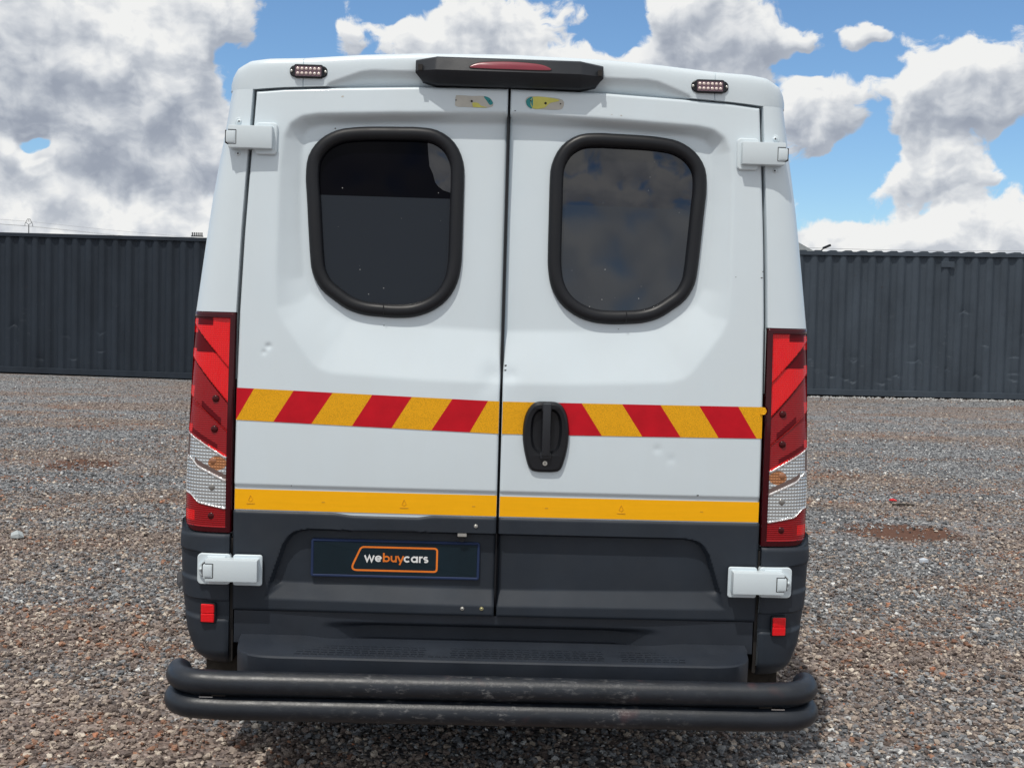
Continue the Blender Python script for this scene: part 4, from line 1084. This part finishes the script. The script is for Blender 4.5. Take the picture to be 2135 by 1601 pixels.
def ground_tint(t, P):
    """tone of the gravel by place: bluish grey stone, brown and reddish soil showing through"""
    flatP = t.vmath('MULTIPLY', P, (1, 1, 0))
    st = t.vmath('MULTIPLY', flatP, (.40, 1.0, 1))
    n1 = t.noise(st, .75, 4, .55); n2 = t.noise(st, 1.9, 5, .6)
    s_ = t.node('ShaderNodeSeparateXYZ'); t.link(P, s_.inputs[0])
    near = t.rng(s_.outputs[1], 6.0, .5, 0, 1)                 # the gravel nearest the van has the browner stone
    side = t.rng(s_.outputs[0], 3.0, -2.0, .55, 1)
    brown = t.math('ADD', t.rng(n1, .42, .60, .04, 1.0), t.math('MULTIPLY', t.math('MULTIPLY', near, side), .5), clamp=True)
    redm = t.rng(n2, .52, .66)
    return brown, redm
M_ground, t, b = new_mat('gravel_bed'); P = t.node('ShaderNodeNewGeometry').outputs['Position']
brown, redm = ground_tint(t, P)
vc = t.node('ShaderNodeTexVoronoi'); t.link(P, vc.inputs['Vector']); vc.inputs['Scale'].default_value = 42
cellr = t.node('ShaderNodeSeparateColor'); t.link(vc.outputs['Color'], cellr.inputs[0])
grey = t.ramp(cellr.outputs[0], [(0, (.08, .084, .09)), (.45, (.20, .208, .22)), (.85, (.33, .338, .345)), (1, (.66, .66, .65))])
brn = t.ramp(cellr.outputs[1], [(0, (.085, .062, .054)), (.5, (.21, .165, .145)), (.85, (.34, .275, .24)), (1, (.54, .46, .40))])
col = t.mix(t.math('MULTIPLY', brown, .8), grey, brn)
col = t.mix(t.math('MULTIPLY', redm, .35), col, (.30, .175, .12))
soil = t.mix(t.noise(P, 30, 6, .7), (.075, .034, .022), (.16, .082, .052))
pm = puddle_mask(t, P)
col = t.mix(pm, col, soil)
t.link(col, b.inputs['Base Color']); b.inputs['Roughness'].default_value = .9; b.inputs['Specular IOR Level'].default_value = .25
hgt_ = t.math('ADD', t.math('MULTIPLY', vc.outputs['Distance'], -.8), t.math('MULTIPLY', cellr.outputs[2], .8))
hgt_ = t.math('MULTIPLY', hgt_, t.math('SUBTRACT', 1.0, t.math('MULTIPLY', pm, .75)))
t.link(t.bump(hgt_, 1.0, .022), b.inputs['Normal'])
xs = np.concatenate([[-1200, -500, -200, -100, -60, -40], np.arange(-26, 26.01, .25), [40, 60, 100, 200, 500, 1200]])
ys = np.concatenate([[-1200, -500, -200, -100, -50, -25, -12], np.arange(-6, 26.01, .25), [40, 60, 100, 200, 500, 1500]])
ground = grid_plane('ground', xs, ys, M_ground); tag(ground, kind='structure')

# loose stones: instanced by geometry nodes
M_stone, t, b = new_mat('crushed_stone')
oi = t.node('ShaderNodeObjectInfo'); loc = oi.outputs['Location']; rn = oi.outputs['Random']
brown, redm = ground_tint(t, loc)
grey = t.ramp(rn, [(0, (.06, .064, .07)), (.3, (.16, .168, .18)), (.65, (.27, .28, .292)), (.9, (.42, .425, .425)), (1, (.80, .80, .78))])
rn2 = t.math('FRACT', t.math('MULTIPLY', rn, 7.31))
brn = t.ramp(rn2, [(0, (.085, .064, .056)), (.3, (.21, .165, .145)), (.65, (.34, .275, .235)), (.9, (.50, .42, .345)), (1, (.78, .69, .58))])
pick = t.math('GREATER_THAN', t.math('ADD', t.math('MULTIPLY', brown, 1.05), -.02), t.math('FRACT', t.math('MULTIPLY', rn, 13.7)))
col = t.mix(pick, grey, brn)
redpick = t.math('GREATER_THAN', t.math('ADD', t.math('MULTIPLY', redm, .34), .005), t.math('FRACT', t.math('MULTIPLY', rn, 29.3)))
col = t.mix(redpick, col, t.ramp(rn2, [(0, (.20, .10, .065)), (.7, (.36, .20, .13)), (1, (.48, .21, .12))]))
Pn = t.node('ShaderNodeNewGeometry').outputs['Position']
col = t.mix(t.rng(t.noise(Pn, 90, 4, .65), .3, .75, 0, .35), col, (.09, .08, .072))
t.link(col, b.inputs['Base Color']); b.inputs['Roughness'].default_value = .85; b.inputs['Specular IOR Level'].default_value = .3
t.link(t.bump(t.noise(Pn, 220, 3, .6), .5, .003), b.inputs['Normal'])

def gravel_nodes():
    ng = bpy.data.node_groups.new('scatter_stones', 'GeometryNodeTree')
    ng.interface.new_socket('Geometry', in_out='INPUT', socket_type='NodeSocketGeometry'); ng.interface.new_socket('Geometry', in_out='OUTPUT', socket_type='NodeSocketGeometry')
    G = N(ng); gi = G.node('NodeGroupInput'); go = G.node('NodeGroupOutput')
    pos = G.node('GeometryNodeInputPosition').outputs[0]
    dist = G.vmath('DISTANCE', pos, (-.04, -3.65, 0), out=1)
    fall = G.rng(dist, 6.5, 24.0, 1.0, 0.0); fall = G.math('ADD', G.math('MULTIPLY', G.math('POWER', fall, 2.2), 4200), 300)
    def ell(x, y, rx, ry, rz):
        d_ = G.vmath('SUBTRACT', pos, (x, y, 0)); vr = G.node('ShaderNodeVectorRotate'); vr.rotation_type = 'Z_AXIS'; G.link(d_, vr.inputs['Vector']); vr.inputs['Angle'].default_value = -rz
        return G.vmath('LENGTH', G.vmath('MULTIPLY', vr.outputs[0], (1 / rx, 1 / ry, 0)), out=1)
    for e in ((3.03, 4.62, .52, .46, -.30), (-3.75, 6.95, .38, .44, 0)):
        L = G.math('ADD', ell(*e), G.math('MULTIPLY', G.math('SUBTRACT', G.noise(pos, 5, 4, .6), .5), .6))
        fall = G.math('MULTIPLY', fall, G.rng(L, .8, 1.2, .02, 1.0))
    dp = G.node('GeometryNodeDistributePointsOnFaces'); G.link(gi.outputs[0], dp.inputs['Mesh']); G.link(fall, dp.inputs['Density']); dp.inputs['Seed'].default_value = 4
    insts = []
    jn = G.node('GeometryNodeJoinGeometry')
    for k in range(7):
        ico = G.node('GeometryNodeMeshIcoSphere'); ico.inputs['Radius'].default_value = 1.0; ico.inputs['Subdivisions'].default_value = 2
        p2 = G.node('GeometryNodeInputPosition').outputs[0]
        nz = G.noise(G.vmath('ADD', p2, (k * 13.1, k * 3.7, 0)), .95, 1, .5, out=1)
        v = G.vmath('ADD', p2, G.vmath('SCALE', G.vmath('SUBTRACT', nz, (.5, .5, .5)), scale=2.1))
        v = G.vmath('MULTIPLY', v, (1.0, .72 + .1 * (k % 3), .45 + .07 * (k % 4)))
        sp = G.node('GeometryNodeSetPosition'); G.link(ico.outputs[0], sp.inputs[0]); G.link(v, sp.inputs['Position'])
        sm = G.node('GeometryNodeSetMaterial'); G.link(sp.outputs[0], sm.inputs[0]); sm.inputs['Material'].default_value = M_stone
        ss = G.node('GeometryNodeSetShadeSmooth'); G.link(sm.outputs[0], ss.inputs[0]); ss.inputs['Shade Smooth'].default_value = False
        gi_ = G.node('GeometryNodeGeometryToInstance'); G.link(ss.outputs[0], gi_.inputs[0]); G.link(gi_.outputs[0], jn.inputs[0])
    ip = G.node('GeometryNodeInstanceOnPoints'); G.link(dp.outputs[0], ip.inputs['Points']); G.link(jn.outputs[0], ip.inputs['Instance']); ip.inputs['Pick Instance'].default_value = True
    def rv(kind, lo, hi, seed):
        r_ = G.node('FunctionNodeRandomValue'); r_.data_type = kind
        if kind == 'FLOAT_VECTOR': r_.inputs[0].default_value = lo; r_.inputs[1].default_value = hi; out = r_.outputs[0]
        elif kind == 'FLOAT': r_.inputs[2].default_value = lo; r_.inputs[3].default_value = hi; out = r_.outputs[1]
        else: r_.inputs[4].default_value = lo; r_.inputs[5].default_value = hi; out = r_.outputs[2]
        r_.inputs['Seed'].default_value = seed; return out
    G.link(rv('INT', 0, 6, 1), ip.inputs['Instance Index'])
    G.link(rv('FLOAT_VECTOR', (-.5, -.5, 0), (.5, .5, 6.283), 2), ip.inputs['Rotation'])
    sc = G.math('ADD', .0039, G.math('MULTIPLY', G.math('POWER', rv('FLOAT', 0, 1, 3), 3.8), .0115))
    G.link(sc, ip.inputs['Scale'])
    up = G.node('GeometryNodeTranslateInstances'); G.link(ip.outputs[0], up.inputs[0]); cmb = G.node('ShaderNodeCombineXYZ'); G.link(rv('FLOAT', 0.0, .012, 6), cmb.inputs[2]); G.link(cmb.outputs[0], up.inputs['Translation']); up.inputs['Local Space'].default_value = False
    G.link(up.outputs[0], go.inputs[0]); return ng
# the area the camera can see, with a margin to each side
xs2 = []; vsx = []; fsx = []
rowsY = list(np.arange(-1.2, 19.6, .4))
for j, y in enumerate(rowsY):
    w_ = 2.3 + (y + 1.2) * .56
    for i in range(21):
        x = -w_ + 2 * w_ * i / 20; vsx.append((x, y, float(gh(x, y)) - .001))
for j in range(len(rowsY) - 1):
    for i in range(20):
        a_ = j * 21 + i; fsx.append((a_, a_ + 1, a_ + 22, a_ + 21))
stones = link_mesh('gravel_stones', vsx, fsx, M_stone); tag(stones, 'loose crushed grey and brown stones covering the yard', 'gravel', kind='stuff')
md = stones.modifiers.new('scatter', 'NODES'); md.node_group = gravel_nodes()

# ================================================================== CONTAINERS
def cont_mat(name, base_, light):
    m, t, b = new_mat(name); c = coords(t); s_ = t.node('ShaderNodeSeparateXYZ'); t.link(c, s_.inputs[0])
    n_ = t.noise(t.vmath('MULTIPLY', c, (1.2, 1.2, .4)), 1.6, 6, .6)
    col = t.mix(t.rng(n_, .3, .7), tuple(x * .8 for x in base_), tuple(x * 1.2 for x in base_))
    low = t.rng(s_.outputs[2], 1.7, .2, .25, 1)
    sc_ = t.rng(t.noise(t.vmath('MULTIPLY', c, (1.0, 1.0, 2.6)), 3.2, 7, .72), .60, .68)
    sc_ = t.math('MULTIPLY', t.math('MULTIPLY', sc_, low), t.rng(t.noise(c, .9, 3), .42, .56))
    col = t.mix(t.math('MULTIPLY', sc_, .55), col, light)
    col = t.mix(t.math('MULTIPLY', t.rng(t.noise(c, 11, 4, .7), .66, .72), .5), col, (.05, .028, .02))
    t.link(col, b.inputs['Base Color']); t.put(b.inputs['Roughness'], t.rng(n_, .3, .7, .5, .66)); b.inputs['Specular IOR Level'].default_value = .22
    t.link(t.bump(t.noise(c, 4, 4, .6), .3, .02), b.inputs['Normal'])
    return m
def container(loc, rz, tilt, mat, label, seed):
    root = empty('shipping_container', loc, rz); root.rotation_euler = (0, tilt, rz)
    tag(root, label, 'shipping container', 'dark shipping containers closing off the yard')
    L, Wd, H = 12.19, 2.44, 2.896; r_ = random.Random(seed)
    # corrugated side panel facing the yard (y = 0 is the container's front face)
    def corr(x): ph = (x % .278) / .278; return .052 * np.interp(ph, [0, .28, .50, .78, 1.0], [0, 0, 1, 1, 0])
    def side(y0, sgn, nz, dents):
        xb = [k * .278 + p * .278 for k in range(44) for p in (0, .10, .275, .285, .39, .495, .505, .64, .775, .785, .89)]
        xb = np.array([x for x in xb if x < L - .24]) + .12; zs = np.linspace(.17, H - .10, nz)
        X, Z = np.meshgrid(xb, zs); D = np.array([float(corr(x)) for x in xb])[None, :] * np.ones_like(Z)
        # flutes close towards the rails
        if dents:
            for _ in range(60 if seed == 2 else 34):
                cx_ = .12 + .278 * (int(r_.uniform(1, 42)) + r_.choice((.13, .63))) ; cz_ = abs(r_.gauss(0, .5)) + .3; rr = r_.uniform(.05, .10); dd = r_.uniform(.004, .020)
                if np.max(cz_) > H - .3: continue
                kk = r_.uniform(-.9, .9); cz_ = cz_ + (np.abs(X - cx_) - .05) * kk + .25 * (X - cx_) * r_.uniform(-1, 1)
                q_ = np.exp(-np.abs((X - cx_) / rr) ** 3) * np.exp(-np.clip(Z - cz_, 0, 9) / .10) * sstep((Z - cz_ + .03) / .04)
                D = D + dd * q_
            D = D + .006 * (smooth_rand(X, Z, seed, 1.3) - .5)
        Y = y0 + sgn * D; idx = np.arange(X.size).reshape(X.shape)
        q = np.stack([idx[:-1, :-1], idx[:-1, 1:], idx[1:, 1:], idx[1:, :-1]], -1).reshape(-1, 4)
        if sgn < 0: q = q[:, ::-1]
        return np.stack([X, Y, Z], -1).reshape(-1, 3).tolist(), q.tolist()
    vs, fs = side(.018, 1, 120, True); link_mesh('side_panel', vs, fs, mat, root)
    vs, fs = side(Wd - .018, -1, 3, False); link_mesh('side_panel', vs, fs, mat, root)
    for z0, z1, nm in ((.06, .175, 'bottom_rail'), (H - .095, H - .02, 'top_rail')):
        for y0 in (0.0, Wd - .06):
            mb = MB(); mb.box((.1, y0 - (.014 if y0 == 0 and z0 < 1 else -.004), z0), (L - .1, y0 + .06, z1), bev=.006); mb.build(nm, mat, root)
    for x0 in (0, L - .12):
        for y0 in (0, Wd - .12):
            mb = MB(); mb.box((x0, y0, .118), (x0 + .12, y0 + .12, H - .118)); mb.build('corner_post', mat, root)
            for z0 in (0, H - .118):
                mb = MB(); mb.box((x0 - .004, y0 - .02, z0), (x0 + .15, y0 + .14, z0 + .118), bev=.006); mb.build('corner_casting', mat, root)
    mb = MB()
    zr_ = H - .022 if seed == 1 else H + .006
    for k in range(41):   # corrugated roof panel, its ribs run across
        x0 = .16 + k * .29; vs = [(x0, .03, H - .045), (x0 + .07, .03, zr_), (x0 + .18, .03, zr_), (x0 + .25, .03, H - .045), (x0 + .29, .03, H - .045)]
        vs += [(x, Wd - .03, z) for x, _, z in vs]; mb.add(vs, [(i, i + 1, i + 6, i + 5) for i in range(4)] + [(0, 5, 6, 1)])
        mb.add([(x0, .03, H - .045), (x0 + .07, .03, zr_), (x0 + .18, .03, zr_), (x0 + .25, .03, H - .045)], [(0, 3, 2, 1)])
    mb.build('roof_sheet', mat, root)
    mb = MB(); mb.box((.03, .13, .17), (.05, Wd - .13, H - .1)); mb.build('end_panel', mat, root)
    for k in range(2):
        y0 = .13 + k * 1.095; mb = MB(); mb.box((L - .05, y0, .17), (L - .01, y0 + 1.085, H - .1), bev=.01); dr = mb.build('cargo_door', mat, root)
        mb = MB()
        for q_ in (.3, .8): mb.cyl((L + .01, y0 + q_, .2), (0, 0, 1), .017, H - .35, 10)
        build_each(mb, 'locking_bar', mat, dr)
    mb = MB(); mb.box((.1, .12, .12), (L - .1, Wd - .12, .16)); mb.build('floor_frame', M_underbody, root)
    if seed == 2:
        mb = MB(); mb.box((4.95, -.004, H - .30), (5.2, .02, H - .19), bev=.006); mb.build('vent_cover', mat, root)
    return root
MC1 = cont_mat('container_paint_charcoal', (.023, .031, .043), (.11, .125, .14)); MC2 = cont_mat('container_paint_slate', (.050, .064, .082), (.16, .18, .20))
# left: front face passes (-9.97, 19.8) and (-5.98, 19.5)
a_l = math.atan2(-.38, 4.0)
def place(p, ang, back): return (p[0] - math.cos(ang) * back, p[1] - math.sin(ang) * back)
pl = place((-5.98, 19.50), a_l, 8.6)
container((pl[0], pl[1], -.02), a_l, 0.002, MC1, 'long dark corrugated container left of the van with dull ribs, a pylon rising behind it', 1)
a_r = math.atan2(-.50, 4.1)
pr = place((6.40, 18.95), a_r, 2.6)
container((pr[0], pr[1], .005), a_r, -.0115, MC2, 'slate grey corrugated container right of the van, badly dented along its lower half', 2)

# ================================================================== BACKGROUND THINGS
# raised gravel ridge at the foot of the right container
gm = simple('pale_stone', (.38, .38, .375), .9)
vs = []; fs = []
mbr = MB()
for k in range(700):
    tpos = rnd.uniform(-.3, 5.2); x = 6.4 + tpos * math.cos(a_r); y = 18.95 + tpos * math.sin(a_r) - abs(rnd.gauss(.02, .30)); r_ = rnd.uniform(.008, .028)
    z = float(gh(x, y)) + r_ * .4; o = [Vector((rnd.uniform(-1, 1), rnd.uniform(-1, 1), rnd.uniform(-1, 1))).normalized() * r_ * rnd.uniform(.7, 1.2) for _ in range(6)]
    P6 = [(x + r_, y, z), (x - r_, y, z), (x, y + r_, z), (x, y - r_, z), (x, y, z + r_ * .8), (x, y, z - r_)]
    P6 = [(p[0] + rnd.uniform(-.3, .3) * r_, p[1] + rnd.uniform(-.3, .3) * r_, p[2] + rnd.uniform(-.2, .2) * r_) for p in P6]
    mbr.add(P6, [(0, 2, 4), (2, 1, 4), (1, 3, 4), (3, 0, 4), (2, 0, 5), (1, 2, 5), (3, 1, 5), (0, 3, 5)])
ob = mbr.build('pale_stones', gm); tag(ob, 'line of pale loose stones along the foot of the dented right container', 'gravel', kind='stuff')

M_steel = simple('galvanised_steel', (.05, .055, .06), .7)
M_wire = simple('wire_metal', (.30, .31, .32), .6)
def dir_at(px, py):
    d = fwd + right * ((px - 1067.5) / 2400) + down * ((py - 800.5) / 2400); return d
def at(px, py, Y):
    d = dir_at(px, py); k = (Y + 3.64669) / d.y; return Vector((-.04358, -3.64669, 1.5)) + d * k
# power pylon standing far behind the left container
YP = 170.0
base_p = at(60, 470, YP); sx = 1 / (2400 / (YP + 3.6))
pyl = empty('power_pylon', (base_p.x, YP, 0)); tag(pyl, 'small steel power pylon with a diamond head and hanging insulators, beyond the left container', 'pylon')
ztop = at(60, 457, YP).z; u_ = sx
def pp(dx, dz): return (dx * u_, 0, ztop + dz * u_)
mb = MB(); mb.tube([(0, 0, -.2), pp(0, -11.5)], [.9 * u_ * 1.6, .9 * u_], 8); mb.build('mast', M_steel, pyl)
mb = MB(); hd_ = [pp(0, -11.5), pp(-6, -7), pp(-2.6, 0), pp(2.6, 0), pp(6, -7)]
mb.tube(hd_, .6 * u_, 6, closed=True); mb.tube([pp(-6, -7), pp(-7.8, -9.5)], .5 * u_, 6); mb.tube([pp(6, -7), pp(7.8, -9.5)], .5 * u_, 6); mb.build('head_frame', M_steel, pyl)
for (dx, dz) in ((-7.8, -9.5), (7.8, -9.5), (0, 0)):
    mb = MB()
    for k in range(4): mb.cyl(pp(dx, dz - 1.4 - k * 1.0), (0, 0, 1), .75 * u_, .55 * u_, 8)
    mb.tube([pp(dx, dz), pp(dx, dz - 5)], .2 * u_, 5); mb.build('insulator', M_steel, pyl)
wires = MB()
for (dx, dz) in ((-7.8, -14.5), (7.8, -14.5), (0, -5)):
    a = Vector(pp(dx, dz)); pts = []
    for k in range(9):
        t_ = k / 8; pts.append((a.x - 34 * t_, 0 - 30 * t_, a.z + 1.6 * t_ - 3.2 * t_ * (1 - t_) + 1.2 * t_))
    wires.tube(pts, .018, 4)
    pts = [(a.x + 90 * k / 8, 12 * k / 8, a.z - 6 * (k / 8) * (1 - k / 8) - 1.0 * k / 8) for k in range(9)]; wires.tube(pts, .016, 4)
build_each(wires, 'power_line', M_wire, pyl)
# thin line crossing behind the right container
mb = MB(); A_, B2 = at(1600, 514, 120.), at(2300, 522, 120.); mb.tube([(A_.x + (B2.x - A_.x) * k / 8, 120, A_.z + (B2.z - A_.z) * k / 8 - .25 * 4 * (k / 8) * (1 - k / 8)) for k in range(9)], .022, 4)
wr = mb.build('overhead_wire', M_wire); tag(wr, 'thin overhead wire running above the right container roof', 'wire')
# comb of spikes on the left container's top edge
mb = MB(); mb2 = MB(); x0_ = at(395, 490, 19.53)
cb = empty('anti_climb_spikes', (at(408, 492, 19.53).x, 19.60, 2.86)); tag(cb, 'short comb of black spikes on the left container roof edge, next to the van', 'spikes')
mb.box((-.11, -.01, 0), (.13, .02, .02)); mb.build('base_strip', M_black, cb)
for k in range(6):
    mb = MB(); mb.box((-.095 + k * .038, -.006, .02), (-.073 + k * .038, .006, .085)); mb.build('spike', M_black, cb)
# floodlight on the right container
fp = at(1717, 524, 19.0); fl_ = empty('floodlight', (fp.x, 19.05, fp.z + .01)); tag(fl_, 'small black floodlight tilted upward on the right container roof', 'floodlight')
mb = MB(); mb.tube([(-.07, 0, -.03), (.0, 0, .035)], .012, 8); mb.build('bracket', M_black, fl_)
mb = MB(); mb.box((-.075, -.05, -.022), (.075, .05, .022), bev=.006, M=Matrix.Translation((.075, 0, .085)) @ Matrix.Rotation(rad(-25), 4, 'Y')); mb.build('lamp_head', M_black, fl_)
# pale shed roof seen beside the van
sp_ = at(1660, 516, 32.0); shed = empty('shed', (sp_.x, 32, 0)); tag(shed, 'grey shed gable roof just visible between the van and right container', 'shed')
M_roof = simple('shed_roof_grey', (.30, .33, .34), .6); M_wall = simple('shed_wall', (.32, .32, .30), .8)
zr = at(1668, 505, 32.).z; xl, xr2 = at(1600, 505, 32.).x - sp_.x, at(1698, 524, 32.).x - sp_.x; zl_ = at(1698, 524, 32.).z
mb = MB(); xm = at(1664, 505, 32.).x - sp_.x; xL = xm - (xr2 - xm)
mb.add([(xL - .1, 0, zl_), (xm, 0, zr), (xr2, 0, zl_), (xL - .1, 6, zl_), (xm, 6, zr), (xr2, 6, zl_)], [(0, 1, 4, 3), (1, 2, 5, 4), (0, 2, 1), (3, 4, 5), (0, 3, 5, 2)]); mb.build('roof', M_roof, shed)
mb = MB(); mb.box((xL + .05, .1, 0), (xr2 - .1, 5.9, zl_ - .003)); mb.build('wall', M_wall, shed)

# litter on the gravel
def scrap(name, loc, pts, mat, label, cat, h=.012):
    mb = MB(); K = len(pts); cx_, cy_ = sum(p[0] for p in pts) / K, sum(p[1] for p in pts) / K
    vs = [(x, y, .004 + rnd.uniform(0, h)) for x, y in pts] + [(x, y, .001) for x, y in pts] + [(cx_, cy_, h * 1.6)]
    fs = [(i, (i + 1) % K, 2 * K) for i in range(K)] + [(i + K, (i + 1) % K + K, (i + 1) % K, i) for i in range(K)] + [tuple(range(2 * K - 1, K - 1, -1))]
    mb.add(vs, fs); o = mb.build(name, mat); o.location = (loc[0], loc[1], float(gh(*loc)) + .012); tag(o, label, cat); return o
scrap('red_scrap', (3.44, 6.04), [(-.035, -.012), (-.01, -.02), (.01, -.012), (.03, -.02), (.032, .012), (.02, .02), (.0, .012), (-.03, .006)], simple('scrap_red', (.62, .015, .02), .5), 'crumpled bright red scrap lying on the gravel beyond the reddish bare patch', 'litter', .012)
scrap('dark_stick', (3.44, 5.80), [(-.09, -.006), (.08, -.010), (.10, .0), (.02, .010), (-.09, .006)], M_underbody, 'thin dark strip on the gravel just in front of the red scrap', 'litter', .01)
scrap('pale_scrap', (2.75, 3.52), [(-.03, -.006), (.0, -.012), (.03, -.003), (.02, .012), (-.025, .01)], simple('scrap_pale', (.55, .60, .66), .4), 'small pale plastic scrap on the gravel in front of the reddish bare patch', 'litter', .02)
scrap('pale_stone_flake', (-2.96, 3.55), [(-.035, -.02), (.015, -.022), (.04, 0), (.02, .022), (-.02, .02), (-.04, .0)], simple('flake_pale', (.42, .46, .47), .7), 'flat pale stone on the gravel at the left edge of the photo', 'stone', .03)
scrap('dark_stone', (-1.62, 2.42), [(-.03, -.02), (.02, -.03), (.045, 0), (.03, .03), (-.02, .03), (-.045, .005)], simple('stone_dark', (.06, .06, .065), .8), 'dark upright stone on the gravel left of the grey bumper corner', 'stone', .06)
# a few bigger stones among the gravel
